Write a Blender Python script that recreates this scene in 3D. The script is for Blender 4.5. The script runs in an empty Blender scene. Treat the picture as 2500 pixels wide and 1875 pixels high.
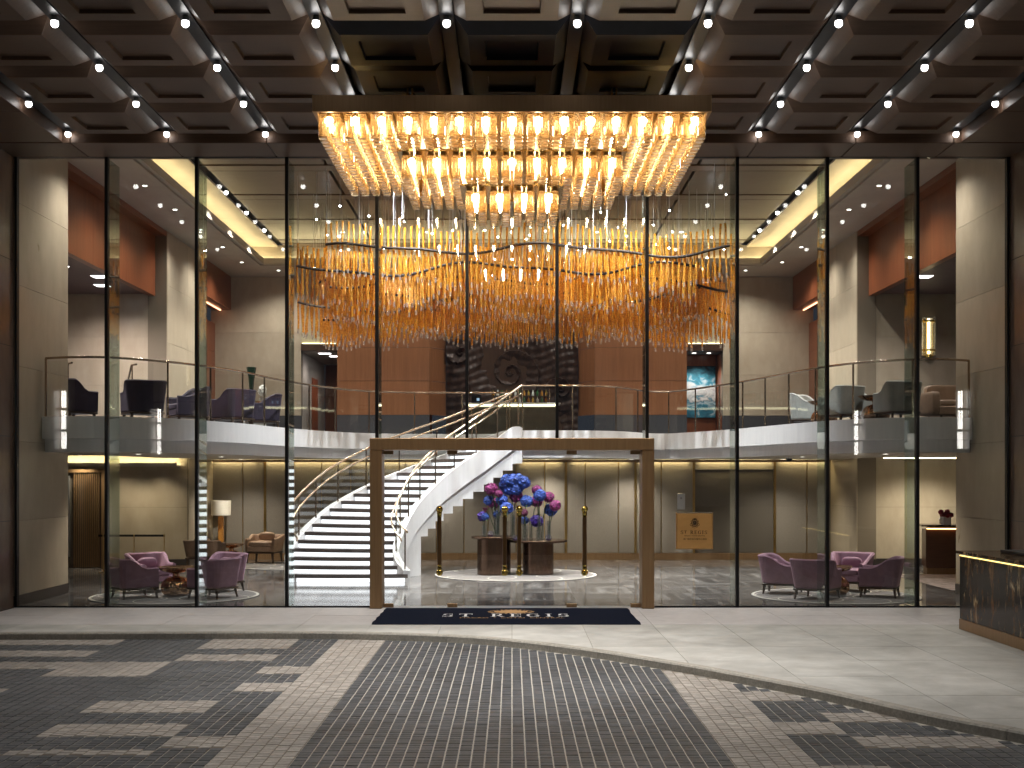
import bpy, math, random
from math import sin, cos, pi, radians, sqrt, atan2
random.seed(7)
S = bpy.context.scene
COL = S.collection

# ------------------------------------------------------------------ camera, world, exposure
cam = bpy.data.cameras.new('camera')
cam.sensor_width = 36.0
cam.lens = 43.13
cam.shift_y = 0.0897
cam.clip_start = 0.1
cam.clip_end = 500
camo = bpy.data.objects.new('camera', cam)
camo.location = (0, 0, 2.45)
camo.rotation_euler = (pi / 2, 0, 0)
COL.objects.link(camo)
S.camera = camo

W = bpy.data.worlds.new('World')
S.world = W
W.use_nodes = True
bg = W.node_tree.nodes['Background']
bg.inputs[0].default_value = (0.55, 0.62, 0.80, 1)
bg.inputs[1].default_value = 0.035            # night sky glow of the city

S.view_settings.view_transform = 'Standard'
S.view_settings.look = 'None'
S.view_settings.exposure = 0.42
S.view_settings.gamma = 1.0
S.view_settings.use_curve_mapping = False
cy = S.cycles
cy.use_denoising = True
try:
    cy.denoiser = 'OPENIMAGEDENOISE'
    cy.denoising_input_passes = 'RGB_ALBEDO_NORMAL'
    cy.denoising_prefilter = 'ACCURATE'
except Exception:
    pass
cy.max_bounces = 9
cy.diffuse_bounces = 4
cy.glossy_bounces = 4
cy.transmission_bounces = 6
cy.transparent_max_bounces = 40
cy.caustics_reflective = False
cy.caustics_refractive = False
cy.sample_clamp_indirect = 4.0
cy.sample_clamp_direct = 0.0
cy.blur_glossy = 0.5
cy.use_light_tree = True

# power of every kind of lamp in the place
P_EXT_SPOT = 128.0        # W, canopy spotlights
P_INT_SPOT = 700.0       # W, lobby slot spotlights
E_BULB = 56.0            # canopy chandelier bulbs
E_LED = 120.0             # pin lights on the lobby chandelier wires
E_COVE = 24            # ceiling cove strips (warm)
E_LOWCOVE = 30
E_STEP = 1.55            # backlit stair treads

# ------------------------------------------------------------------ helpers
def sst(a, b, x):
    t = max(0.0, min(1.0, (x - a) / (b - a)))
    return t * t * (3 - 2 * t)

def lerp(a, b, t):
    return a + (b - a) * t

def interp(tab, x):
    if x <= tab[0][0]:
        return tab[0][1]
    for (a, va), (b, vb) in zip(tab, tab[1:]):
        if x <= b:
            return va + (vb - va) * (x - a) / (b - a)
    return tab[-1][1]

class MB:
    """collects geometry for ONE mesh"""
    def __init__(self):
        self.v = []; self.f = []; self.m = []; self.mi = 0
    def quad(self, a, b, c, d):
        n = len(self.v); self.v += [a, b, c, d]; self.f.append((n, n+1, n+2, n+3)); self.m.append(self.mi); return self
    def poly(self, pts):
        n = len(self.v); self.v += list(pts); self.f.append(tuple(range(n, n+len(pts)))); self.m.append(self.mi); return self
    def box(self, x0, x1, y0, y1, z0, z1):
        n = len(self.v)
        self.v += [(x0,y0,z0),(x1,y0,z0),(x1,y1,z0),(x0,y1,z0),(x0,y0,z1),(x1,y0,z1),(x1,y1,z1),(x0,y1,z1)]
        for q in ((0,3,2,1),(4,5,6,7),(0,1,5,4),(1,2,6,5),(2,3,7,6),(3,0,4,7)):
            self.f.append(tuple(n+i for i in q)); self.m.append(self.mi)
        return self
    def cbox(self, x0, x1, y0, y1, z0, z1, c=0.01):
        """box with chamfered edges along every axis"""
        c = min(c, (x1-x0)/2.01, (y1-y0)/2.01, (z1-z0)/2.01)
        n0 = len(self.v)
        X, Y, Z = (x0, x1), (y0, y1), (z0, z1)
        idx = {}
        for i in (0,1):
            for j in (0,1):
                for k in (0,1):
                    sx, sy, sz = (1 if i == 0 else -1), (1 if j == 0 else -1), (1 if k == 0 else -1)
                    idx[i,j,k,0] = len(self.v); self.v.append((X[i], Y[j]+sy*c, Z[k]+sz*c))
                    idx[i,j,k,1] = len(self.v); self.v.append((X[i]+sx*c, Y[j], Z[k]+sz*c))
                    idx[i,j,k,2] = len(self.v); self.v.append((X[i]+sx*c, Y[j]+sy*c, Z[k]))
        def F(*a):
            self.f.append(tuple(a)); self.m.append(self.mi)
        for i in (0,1):
            q = [idx[i,0,0,0], idx[i,1,0,0], idx[i,1,1,0], idx[i,0,1,0]]; F(*(q if i == 1 else q[::-1]))
        for j in (0,1):
            q = [idx[0,j,0,1], idx[1,j,0,1], idx[1,j,1,1], idx[0,j,1,1]]; F(*(q if j == 0 else q[::-1]))
        for k in (0,1):
            q = [idx[0,0,k,2], idx[1,0,k,2], idx[1,1,k,2], idx[0,1,k,2]]; F(*(q if k == 1 else q[::-1]))
        for i in (0,1):
            for j in (0,1):
                F(idx[i,j,0,0], idx[i,j,0,1], idx[i,j,1,1], idx[i,j,1,0])
        for i in (0,1):
            for k in (0,1):
                F(idx[i,0,k,0], idx[i,0,k,2], idx[i,1,k,2], idx[i,1,k,0])
        for j in (0,1):
            for k in (0,1):
                F(idx[0,j,k,1], idx[0,j,k,2], idx[1,j,k,2], idx[1,j,k,1])
        for i in (0,1):
            for j in (0,1):
                for k in (0,1):
                    F(idx[i,j,k,0], idx[i,j,k,1], idx[i,j,k,2])
        return self
    def prism(self, pts, z0, z1, cap=True):
        n = len(self.v); k = len(pts)
        self.v += [(x, y, z0) for x, y in pts] + [(x, y, z1) for x, y in pts]
        for i in range(k):
            j = (i+1) % k
            self.f.append((n+i, n+j, n+k+j, n+k+i)); self.m.append(self.mi)
        if cap:
            self.f.append(tuple(n+i for i in reversed(range(k)))); self.m.append(self.mi)
            self.f.append(tuple(n+k+i for i in range(k))); self.m.append(self.mi)
        return self
    def lathe(self, prof, n=24, cx=0, cy=0, cz=0, lobes=0, amp=0.0, close=True, lobe_fn=None):
        b = len(self.v); k = len(prof)
        for i in range(n):
            a = 2*pi*i/n
            for r, z in prof:
                rr = r
                if lobes:
                    w = lobe_fn(z) if lobe_fn else 1.0
                    rr = r*(1 + amp*w*(abs(cos(lobes*a/2))-0.6))
                self.v.append((cx+rr*cos(a), cy+rr*sin(a), cz+z))
        for i in range(n):
            j = (i+1) % n
            for q in range(k-1):
                self.f.append((b+i*k+q, b+j*k+q, b+j*k+q+1, b+i*k+q+1)); self.m.append(self.mi)
        return self
    def tube(self, path, r, n=8, cap=True, taper=None):
        """round bar along a path of 3-D points"""
        b = len(self.v); k = len(path)
        up = (0, 0, 1)
        for i, p in enumerate(path):
            q0 = path[max(0, i-1)]; q1 = path[min(k-1, i+1)]
            d = [q1[t]-q0[t] for t in range(3)]
            L = sqrt(sum(t*t for t in d)) or 1.0
            d = [t/L for t in d]
            u = up if abs(d[2]) < 0.95 else (1, 0, 0)
            s = (d[1]*u[2]-d[2]*u[1], d[2]*u[0]-d[0]*u[2], d[0]*u[1]-d[1]*u[0])
            L = sqrt(sum(t*t for t in s)) or 1.0
            s = [t/L for t in s]
            w = (s[1]*d[2]-s[2]*d[1], s[2]*d[0]-s[0]*d[2], s[0]*d[1]-s[1]*d[0])
            rr = r if taper is None else taper[i]
            for j in range(n):
                a = 2*pi*j/n
                self.v.append(tuple(p[t] + rr*(cos(a)*s[t] + sin(a)*w[t]) for t in range(3)))
        for i in range(k-1):
            for j in range(n):
                j2 = (j+1) % n
                self.f.append((b+i*n+j, b+i*n+j2, b+(i+1)*n+j2, b+(i+1)*n+j)); self.m.append(self.mi)
        if cap:
            self.f.append(tuple(b+j for j in reversed(range(n)))); self.m.append(self.mi)
            self.f.append(tuple(b+(k-1)*n+j for j in range(n))); self.m.append(self.mi)
        return self
    def ball(self, x, y, z, r, nu=10, nv=7, sz=1.0):
        prof = [(max(1e-4, r*sin(pi*i/nv)), -r*sz*cos(pi*i/nv)) for i in range(nv+1)]
        return self.lathe(prof, nu, x, y, z)
    def cushion(self, x0, x1, y0, y1, z0, z1, e=0.35, nu=20, nv=10):
        """soft box: superellipsoid"""
        b = len(self.v)
        cx, cy_, cz = (x0+x1)/2, (y0+y1)/2, (z0+z1)/2
        a, c, h = (x1-x0)/2, (y1-y0)/2, (z1-z0)/2
        sg = lambda t, p: math.copysign(abs(t)**p, t)
        for i in range(nv+1):
            v = -pi/2 + pi*i/nv
            for j in range(nu):
                u = 2*pi*j/nu
                self.v.append((cx+a*sg(cos(v),e)*sg(cos(u),e), cy_+c*sg(cos(v),e)*sg(sin(u),e), cz+h*sg(sin(v),e*1.6)))
        for i in range(nv):
            for j in range(nu):
                j2 = (j+1) % nu
                self.f.append((b+i*nu+j, b+i*nu+j2, b+(i+1)*nu+j2, b+(i+1)*nu+j)); self.m.append(self.mi)
        return self
    def strip(self, pts, z0, z1):
        """vertical ribbon along a plan line"""
        for (x0, y0), (x1, y1) in zip(pts, pts[1:]):
            self.quad((x0,y0,z0), (x1,y1,z0), (x1,y1,z1), (x0,y0,z1))
        return self
    def mesh(self, name, mats, smooth=False):
        me = bpy.data.meshes.new(name)
        me.from_pydata(self.v, [], self.f)
        for m in (mats if isinstance(mats, (list, tuple)) else [mats]):
            me.materials.append(m)
        if any(self.m):
            me.polygons.foreach_set('material_index', self.m)
        if smooth:
            me.polygons.foreach_set('use_smooth', [True]*len(me.polygons))
            try:
                me.set_sharp_from_angle(angle=radians(40 if smooth is True else smooth))
            except Exception:
                pass
        me.update()
        return me
    def build(self, name, mats, parent=None, smooth=False, **tags):
        return link(name, self.mesh(name, mats, smooth), parent, **tags)

def link(name, data, parent=None, loc=None, rz=None, **tags):
    o = bpy.data.objects.new(name, data)
    COL.objects.link(o)
    if parent is not None:
        o.parent = parent
    if loc is not None:
        o.location = loc
    if rz is not None:
        o.rotation_euler = (0, 0, rz)
    tag(o, **tags)
    return o

def tag(o, label=None, cat=None, group=None, kind=None):
    if label: o['label'] = label
    if cat: o['category'] = cat
    if group: o['group'] = group
    if kind: o['kind'] = kind
    return o

def thing(name, label, cat, loc=(0,0,0), rz=0.0, group=None, kind=None):
    return link(name, None, None, loc, rz, label=label, cat=cat, group=group, kind=kind)

def copy_tree(o, parent=None):
    c = o.copy(); COL.objects.link(c); c.parent = parent
    for ch in list(o.children):
        copy_tree(ch, c)
    return c

def struct(name, label, mb=None, mats=None, smooth=False):
    if mb is None:
        return thing(name, label, None, kind='structure')
    return mb.build(name, mats, None, smooth, label=label, kind='structure')

def ordinal(n):
    return ['first','second','third','fourth','fifth','sixth','seventh','eighth','ninth','tenth','eleventh','twelfth'][n]

def catmull(pts, n=8):
    out = []
    P = [pts[0]] + list(pts) + [pts[-1]]
    for i in range(1, len(P)-2):
        a, b, c, d = P[i-1], P[i], P[i+1], P[i+2]
        for k in range(n):
            t = k/n
            out.append(tuple(0.5*((2*b[q]) + (c[q]-a[q])*t + (2*a[q]-5*b[q]+4*c[q]-d[q])*t*t + (3*b[q]-a[q]-3*c[q]+d[q])*t**3) for q in range(len(b))))
    out.append(tuple(pts[-1]))
    return out

def offset(pts, d):
    out = []
    for i, p in enumerate(pts):
        a = pts[max(0, i-1)]; b = pts[min(len(pts)-1, i+1)]
        dx, dy = b[0]-a[0], b[1]-a[1]
        L = sqrt(dx*dx+dy*dy) or 1
        out.append((p[0]-dy/L*d, p[1]+dx/L*d))
    return out

# ------------------------------------------------------------------ materials
MAT = {}
def new_mat(name):
    m = bpy.data.materials.new(name); m.use_nodes = True
    nt = m.node_tree
    b = nt.nodes['Principled BSDF']
    MAT[name] = m
    return m, nt, b

def N(nt, typ, **kw):
    n = nt.nodes.new(typ)
    for k, v in kw.items():
        setattr(n, k, v)
    return n

def pmat(name, c1, c2=None, rough=0.5, metal=0.0, scale=(1,1,1), nscale=4.0, detail=6.0, bump=0.0, bscale=None,
         rough_var=0.0, stain=0.0, spec=0.5, coat=0.0, sheen=0.0, island=0.0, contrast=(0.3,0.7), coord='Object'):
    m, nt, b = new_mat(name)
    c2 = c2 or c1
    tc = N(nt, 'ShaderNodeTexCoord'); mp = N(nt, 'ShaderNodeMapping')
    mp.inputs['Scale'].default_value = scale
    if coord == 'World':
        g = N(nt, 'ShaderNodeNewGeometry'); nt.links.new(g.outputs['Position'], mp.inputs[0])
    else:
        nt.links.new(tc.outputs[coord], mp.inputs[0])
    no = N(nt, 'ShaderNodeTexNoise'); no.inputs['Scale'].default_value = nscale; no.inputs['Detail'].default_value = detail
    no.inputs['Roughness'].default_value = 0.6
    nt.links.new(mp.outputs[0], no.inputs['Vector'])
    rp = N(nt, 'ShaderNodeValToRGB')
    rp.color_ramp.elements[0].position = contrast[0]; rp.color_ramp.elements[1].position = contrast[1]
    rp.color_ramp.elements[0].color = (*c1, 1); rp.color_ramp.elements[1].color = (*c2, 1)
    nt.links.new(no.outputs['Fac'], rp.inputs[0])
    out = rp.outputs[0]
    if island > 0:
        g2 = N(nt, 'ShaderNodeNewGeometry'); oi = N(nt, 'ShaderNodeObjectInfo')
        ad = N(nt, 'ShaderNodeMath', operation='ADD'); nt.links.new(g2.outputs['Random Per Island'], ad.inputs[0]); nt.links.new(oi.outputs['Random'], ad.inputs[1])
        fr = N(nt, 'ShaderNodeMath', operation='FRACT'); nt.links.new(ad.outputs[0], fr.inputs[0])
        mr = N(nt, 'ShaderNodeMapRange'); mr.inputs['To Min'].default_value = 1-island; mr.inputs['To Max'].default_value = 1+island
        nt.links.new(fr.outputs[0], mr.inputs[0])
        mx = N(nt, 'ShaderNodeVectorMath', operation='SCALE')
        nt.links.new(out, mx.inputs[0]); nt.links.new(mr.outputs[0], mx.inputs['Scale'])
        out = mx.outputs[0]
    if stain > 0:
        gp = N(nt, 'ShaderNodeNewGeometry')
        ns = N(nt, 'ShaderNodeTexNoise'); ns.inputs['Scale'].default_value = .55; ns.inputs['Detail'].default_value = 9; ns.inputs['Roughness'].default_value = .72; ns.inputs['Distortion'].default_value = .6
        nt.links.new(gp.outputs['Position'], ns.inputs['Vector'])
        ms = N(nt, 'ShaderNodeMapRange'); ms.inputs['From Min'].default_value = .34; ms.inputs['From Max'].default_value = .62
        ms.inputs['To Min'].default_value = 1-stain; ms.inputs['To Max'].default_value = 1+stain*.25
        nt.links.new(ns.outputs['Fac'], ms.inputs[0])
        mxs = N(nt, 'ShaderNodeVectorMath', operation='SCALE')
        nt.links.new(out, mxs.inputs[0]); nt.links.new(ms.outputs[0], mxs.inputs['Scale'])
        out = mxs.outputs[0]
    nt.links.new(out, b.inputs['Base Color'])
    b.inputs['Metallic'].default_value = metal
    b.inputs['Roughness'].default_value = rough
    b.inputs['Specular IOR Level'].default_value = spec
    b.inputs['Coat Weight'].default_value = coat
    b.inputs['Coat Roughness'].default_value = 0.08
    if sheen:
        b.inputs['Sheen Weight'].default_value = sheen
        b.inputs['Sheen Roughness'].default_value = 0.4
        b.inputs['Sheen Tint'].default_value = (*[min(1, t*2.2+0.15) for t in c2], 1)
    if rough_var:
        mr = N(nt, 'ShaderNodeMapRange'); mr.inputs['To Min'].default_value = max(0.02, rough-rough_var); mr.inputs['To Max'].default_value = rough+rough_var
        nt.links.new(no.outputs['Fac'], mr.inputs[0]); nt.links.new(mr.outputs[0], b.inputs['Roughness'])
    if bump:
        n2 = N(nt, 'ShaderNodeTexNoise'); n2.inputs['Scale'].default_value = bscale or nscale*6; n2.inputs['Detail'].default_value = 4
        nt.links.new(mp.outputs[0], n2.inputs['Vector'])
        bp = N(nt, 'ShaderNodeBump'); bp.inputs['Strength'].default_value = bump; bp.inputs['Distance'].default_value = 0.01
        nt.links.new(n2.outputs['Fac'], bp.inputs['Height']); nt.links.new(bp.outputs[0], b.inputs['Normal'])
    return m

def emat(name, col, strength):
    m, nt, b = new_mat(name)
    nt.nodes.remove(b)
    e = N(nt, 'ShaderNodeEmission'); e.inputs[0].default_value = (*col, 1); e.inputs[1].default_value = strength
    nt.links.new(e.outputs[0], nt.nodes['Material Output'].inputs[0])
    return m

def glassmat(name, tint=(1,1,1), f0=0.05, rough=0.0, body=None, body_amt=0.0, fmax=0.9, power=4.2):
    """thin architectural glass: see-through, with a Schlick reflection that is the same from both sides"""
    m, nt, b = new_mat(name)
    nt.nodes.remove(b)
    lw = N(nt, 'ShaderNodeLayerWeight'); lw.inputs[0].default_value = 0.5
    pw = N(nt, 'ShaderNodeMath', operation='POWER'); pw.inputs[1].default_value = power
    nt.links.new(lw.outputs['Facing'], pw.inputs[0])
    mr = N(nt, 'ShaderNodeMapRange'); mr.inputs['To Min'].default_value = f0; mr.inputs['To Max'].default_value = fmax
    nt.links.new(pw.outputs[0], mr.inputs[0])
    tr = N(nt, 'ShaderNodeBsdfTransparent'); tr.inputs[0].default_value = (*tint, 1)
    gl = N(nt, 'ShaderNodeBsdfGlossy'); gl.inputs['Roughness'].default_value = rough
    base = tr.outputs[0]
    if body is not None:
        df = N(nt, 'ShaderNodeBsdfDiffuse'); df.inputs[0].default_value = (*body, 1)
        tl = N(nt, 'ShaderNodeBsdfTranslucent'); tl.inputs[0].default_value = (*body, 1)
        m1 = N(nt, 'ShaderNodeMixShader'); m1.inputs[0].default_value = 0.6
        nt.links.new(df.outputs[0], m1.inputs[1]); nt.links.new(tl.outputs[0], m1.inputs[2])
        m2 = N(nt, 'ShaderNodeMixShader'); m2.inputs[0].default_value = body_amt
        nt.links.new(tr.outputs[0], m2.inputs[1]); nt.links.new(m1.outputs[0], m2.inputs[2])
        base = m2.outputs[0]
    mx = N(nt, 'ShaderNodeMixShader')
    nt.links.new(mr.outputs[0], mx.inputs[0]); nt.links.new(base, mx.inputs[1]); nt.links.new(gl.outputs[0], mx.inputs[2])
    nt.links.new(mx.outputs[0], nt.nodes['Material Output'].inputs[0])
    return m
# stone, timber, metal
M_BEIGE = pmat('beige_limestone', (.40,.335,.245), (.50,.43,.33), rough=.30, scale=(1,1,.45), nscale=3.0, detail=9, rough_var=.06, spec=.5, island=.10, contrast=(.25,.75), stain=.10, coord='World')
M_MAUVE = pmat('brown_marble', (.11,.078,.066), (.19,.14,.115), rough=.18, scale=(1,1,.5), nscale=1.6, rough_var=.08, island=.06)
M_PLINTH = pmat('dark_plinth', (.035,.030,.030), (.055,.046,.044), rough=.3)
M_ORANGE = pmat('red_veneer', (.17,.048,.020), (.24,.075,.030), rough=.30, scale=(6,6,.5), nscale=2.0, island=.05)
M_BROWN = pmat('tan_veneer', (.205,.085,.037), (.27,.116,.053), rough=.33, scale=(7,7,.4), nscale=2.0, island=.06)
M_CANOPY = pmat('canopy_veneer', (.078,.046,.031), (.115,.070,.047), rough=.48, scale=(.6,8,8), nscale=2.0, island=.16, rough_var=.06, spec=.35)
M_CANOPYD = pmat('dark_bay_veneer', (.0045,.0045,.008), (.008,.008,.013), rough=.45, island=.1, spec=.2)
M_SLOT = pmat('slot_metal', (.012,.014,.020), (.022,.025,.034), rough=.35, metal=.2, spec=.3)
M_CREAM = pmat('cream_plaster', (.42,.37,.31), (.48,.43,.36), rough=.55, nscale=1.2)
M_LOBBYPANEL = pmat('lobby_ceiling_veneer', (.075,.048,.031), (.110,.073,.047), rough=.34, scale=(.5,7,7), nscale=2.0, island=.09)
M_BLACK = pmat('black_metal', (.004,.004,.005), (.007,.007,.008), rough=.45, spec=.25)
M_DARKGAP = pmat('dark_gap', (.018,.015,.014), rough=.6)
M_WHITE = pmat('white_plaster', (.66,.66,.68), (.74,.74,.75), rough=.38, scale=(4,4,.4), nscale=2.5, bump=.03)
M_BRONZE = pmat('satin_bronze', (.28,.172,.085), (.35,.22,.112), rough=.40, metal=.5, scale=(8,8,.4), nscale=3)
M_RAIL = pmat('rail_metal', (.36,.27,.19), (.46,.36,.26), rough=.24, metal=.95)
M_STAIRRAIL = pmat('champagne_metal', (.68,.55,.42), (.80,.68,.54), rough=.22, metal=.9)
M_GOLD = pmat('gold_trim', (.42,.27,.09), (.55,.37,.13), rough=.28, metal=.95)
M_BRASS = pmat('polished_brass', (.50,.38,.09), (.62,.47,.13), rough=.12, metal=1.0)
M_HANDLE = pmat('leather_brown_grip', (.085,.045,.016), (.13,.07,.026), rough=.35, metal=.5)
M_FABRICWALL = pmat('grey_fabric_panel', (.185,.160,.128), (.275,.245,.205), rough=.75, scale=(9,9,34), nscale=3.2, bump=.18, bscale=9, island=.07)
M_DOORPANEL = pmat('dark_fabric_door', (.085,.072,.056), (.135,.115,.09), rough=.7, scale=(9,9,34), nscale=3.2, bump=.15, bscale=9)
M_SILVER = pmat('brushed_silver', (.55,.56,.58), (.68,.69,.70), rough=.3, metal=.85)
# floors
M_PAVE = pmat('pale_granite', (.345,.34,.315), (.47,.465,.435), rough=.55, nscale=2.2, detail=12, rough_var=.1, bump=.12, bscale=120, island=.07, stain=.24, coord='World', contrast=(.32,.68))
M_PAVE2 = pmat('pink_granite', (.44,.42,.415), (.57,.55,.54), rough=.5, nscale=5.0, detail=10, rough_var=.1, bump=.12, bscale=120, island=.05, stain=.14, coord='World', contrast=(.25,.75))
M_KERB = pmat('kerb_granite', (.22,.205,.175), (.36,.34,.295), rough=.8, nscale=30, detail=8, bump=.35, bscale=90, island=.08, coord='World')
M_PDARK = pmat('charcoal_setts', (.040,.044,.049), (.092,.098,.106), rough=.52, nscale=26, detail=9, bump=.30, bscale=70, island=.22, stain=.42, spec=.42, coord='World', rough_var=.12)
M_PLIGHT = pmat('buff_setts', (.245,.222,.195), (.365,.335,.300), rough=.72, nscale=26, detail=9, bump=.35, bscale=80, island=.15, stain=.26, coord='World')
M_SAND = pmat('jointing_sand', (.31,.29,.25), (.41,.385,.34), rough=.9, nscale=60, coord='World')
M_SANDD = pmat('dark_jointing', (.12,.10,.08), (.17,.145,.115), rough=.9, nscale=60, coord='World')
M_ASPHALT = pmat('asphalt', (.04,.04,.042), (.055,.055,.057), rough=.85, nscale=40, coord='World')
M_CARPETD = pmat('dark_carpet', (.035,.036,.042), (.055,.056,.064), rough=.95, nscale=50)
M_RUG = pmat('grey_rug', (.15,.138,.135), (.21,.195,.19), rough=.95, nscale=22, bump=.3, bscale=160, sheen=.2)
M_RUGLINE = pmat('ivory_rug_line', (.56,.53,.47), (.66,.63,.57), rough=.95, nscale=30, bump=.3, bscale=160)
M_MAUVERUG = pmat('mauve_carpet', (.20,.15,.14), (.42,.34,.32), rough=.95, nscale=5, detail=3)
M_NAVY = pmat('navy_mat', (.006,.008,.016), (.011,.014,.026), rough=1.0, nscale=60, bump=.5, bscale=300, spec=.03)
M_MATGOLD = pmat('mat_gold_print', (.46,.28,.13), (.55,.34,.17), rough=.95, nscale=60, spec=.05)
M_MATWHITE = pmat('mat_white_print', (.70,.70,.70), rough=.95)
# furniture
M_PURPLE = pmat('mauve_velvet', (.265,.150,.205), (.345,.205,.275), rough=.75, nscale=5, sheen=.55)
M_DPURPLE = pmat('aubergine_velvet', (.017,.011,.028), (.026,.017,.042), rough=.7, nscale=5, sheen=.35)
M_SILVERFAB = pmat('silver_fabric', (.38,.39,.37), (.47,.48,.46), rough=.55, nscale=6, sheen=.3)
M_TAN = pmat('tan_fabric', (.27,.175,.115), (.35,.23,.155), rough=.7, nscale=6, sheen=.2)
M_DTAN = pmat('brown_fabric', (.10,.06,.038), (.14,.085,.052), rough=.7, nscale=6)
M_WOODLEG = pmat('dark_wood', (.035,.018,.011), (.06,.032,.019), rough=.35, scale=(6,6,1), nscale=3)
M_COPPER = pmat('mirror_copper', (.62,.36,.21), (.72,.44,.27), rough=.06, metal=1.0)
M_BRONZEDRUM = pmat('brushed_bronze', (.12,.075,.052), (.18,.112,.078), rough=.26, metal=.95, scale=(1,1,14), nscale=3)
M_SCULPT = pmat('patinated_bronze', (.016,.010,.009), (.055,.028,.019), rough=.42, metal=.15, nscale=9, bump=.5, bscale=26, spec=.35)
M_AMBERSTEM = pmat('amber_glass_stem', (.45,.18,.03), (.62,.28,.06), rough=.12, nscale=8, coat=.6)
M_LEAF = pmat('leaf', (.035,.085,.022), (.07,.15,.04), rough=.5, nscale=9)
M_STEM = pmat('stem', (.012,.02,.010), (.03,.055,.02), rough=.5)
M_BLUEFL = pmat('blue_hydrangea', (.010,.030,.21), (.045,.115,.46), rough=.6, nscale=14, island=.6)
M_PINKFL = pmat('magenta_hydrangea', (.13,.010,.085), (.30,.036,.185), rough=.6, nscale=14, island=.6)
M_VIOFL = pmat('violet_orchid', (.025,.007,.16), (.075,.024,.32), rough=.6, nscale=14, island=.6)
M_BURGFL = pmat('burgundy_orchid', (.055,.004,.03), (.13,.012,.06), rough=.6, nscale=14, island=.3)
M_REDFL = pmat('red_rose', (.20,.006,.025), (.36,.02,.06), rough=.6, nscale=14, island=.3)
M_WHITEFL = pmat('white_blossom', (.62,.62,.58), (.75,.75,.7), rough=.6, nscale=14, island=.2)
M_VIOLIQ = pmat('violet_liquid', (.05,.02,.16), rough=.1)
M_POT = pmat('white_ceramic', (.62,.62,.62), (.7,.7,.7), rough=.25)
M_BLACKTRUMPET = pmat('black_glass', (.008,.02,.012), (.015,.035,.02), rough=.1)
M_SIGNGOLD = pmat('sign_gold', (.56,.30,.095), (.66,.37,.13), rough=.36, metal=.25, scale=(1,1,3), nscale=2)
M_SIGNLIT = pmat('sign_lit_bevel', (.70,.58,.40), (.80,.68,.50), rough=.15, metal=.9)  # paler metal for the top bevel only: light on it put into colour
M_SIGNINK = pmat('sign_ink', (.012,.008,.006), (.02,.012,.008), rough=.6, spec=.1)
M_COUNTER = pmat('bar_front', (.16,.14,.10), (.21,.185,.135), rough=.2, metal=.3)
M_DESKWOOD = pmat('desk_wood', (.075,.028,.014), (.11,.043,.021), rough=.3, scale=(1,6,6), nscale=3)

# glass
G_PANE = glassmat('facade_glass', (.97,.985,.975), f0=.045, fmax=.75)
G_FIN = glassmat('fin_glass', (.80,.90,.87), f0=.05, fmax=.9, power=3.0)
G_BAL = glassmat('balustrade_glass', (.955,.975,.965), f0=.055, fmax=.8)
G_CLEAR = glassmat('clear_glass', (.97,.98,.98), f0=.05, fmax=.9, power=2.5, body=(.75,.78,.80), body_amt=.03)
G_TUBE = glassmat('amber_tube_glass', (1.0,.92,.76), f0=.07, fmax=.9, power=2.0, body=(.95,.64,.31), body_amt=.34, rough=.06)
G_FOOT = glassmat('tube_foot_glass', (1,.93,.80), f0=.12, fmax=.9, power=1.8, body=(.95,.80,.55), body_amt=.42, rough=.05)
G_TIP = glassmat('clear_rod_tip', (.98,.98,1.0), f0=.10, fmax=.9, power=2.0, body=(.95,.88,.76), body_amt=.16, rough=.05)

def amber_rod():
    m, nt, b = new_mat('amber_rod_glass')
    nt.nodes.remove(b)
    tc = N(nt, 'ShaderNodeNewGeometry'); no = N(nt, 'ShaderNodeTexNoise'); no.inputs['Scale'].default_value = 34; no.inputs['Detail'].default_value = 3
    nt.links.new(tc.outputs['Position'], no.inputs['Vector'])
    rp = N(nt, 'ShaderNodeValToRGB'); rp.color_ramp.elements[0].position = .34; rp.color_ramp.elements[1].position = .66
    rp.color_ramp.elements[0].color = (.42,.165,.008,1); rp.color_ramp.elements[1].color = (1.0,.58,.085,1)
    nt.links.new(no.outputs['Fac'], rp.inputs[0])
    df = N(nt, 'ShaderNodeBsdfDiffuse'); tl = N(nt, 'ShaderNodeBsdfTranslucent'); gl = N(nt, 'ShaderNodeBsdfGlossy'); gl.inputs['Roughness'].default_value = .12
    bp = N(nt, 'ShaderNodeBump'); bp.inputs['Strength'].default_value = .8; bp.inputs['Distance'].default_value = .02
    nt.links.new(no.outputs['Fac'], bp.inputs['Height'])
    for x in (df, tl):
        nt.links.new(rp.outputs[0], x.inputs[0])
    nt.links.new(bp.outputs[0], gl.inputs['Normal'])
    gl.inputs[0].default_value = (1,.85,.6,1)
    m1 = N(nt, 'ShaderNodeMixShader'); m1.inputs[0].default_value = .6
    nt.links.new(df.outputs[0], m1.inputs[1]); nt.links.new(tl.outputs[0], m1.inputs[2])
    tr = N(nt, 'ShaderNodeBsdfTransparent'); tr.inputs[0].default_value = (1,.62,.16,1)
    m3 = N(nt, 'ShaderNodeMixShader'); m3.inputs[0].default_value = .30
    nt.links.new(m1.outputs[0], m3.inputs[1]); nt.links.new(tr.outputs[0], m3.inputs[2])
    m2 = N(nt, 'ShaderNodeMixShader'); m2.inputs[0].default_value = .20
    nt.links.new(m3.outputs[0], m2.inputs[1]); nt.links.new(gl.outputs[0], m2.inputs[2])
    nt.links.new(m2.outputs[0], nt.nodes['Material Output'].inputs[0])
    return m
G_ROD = amber_rod()

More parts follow.
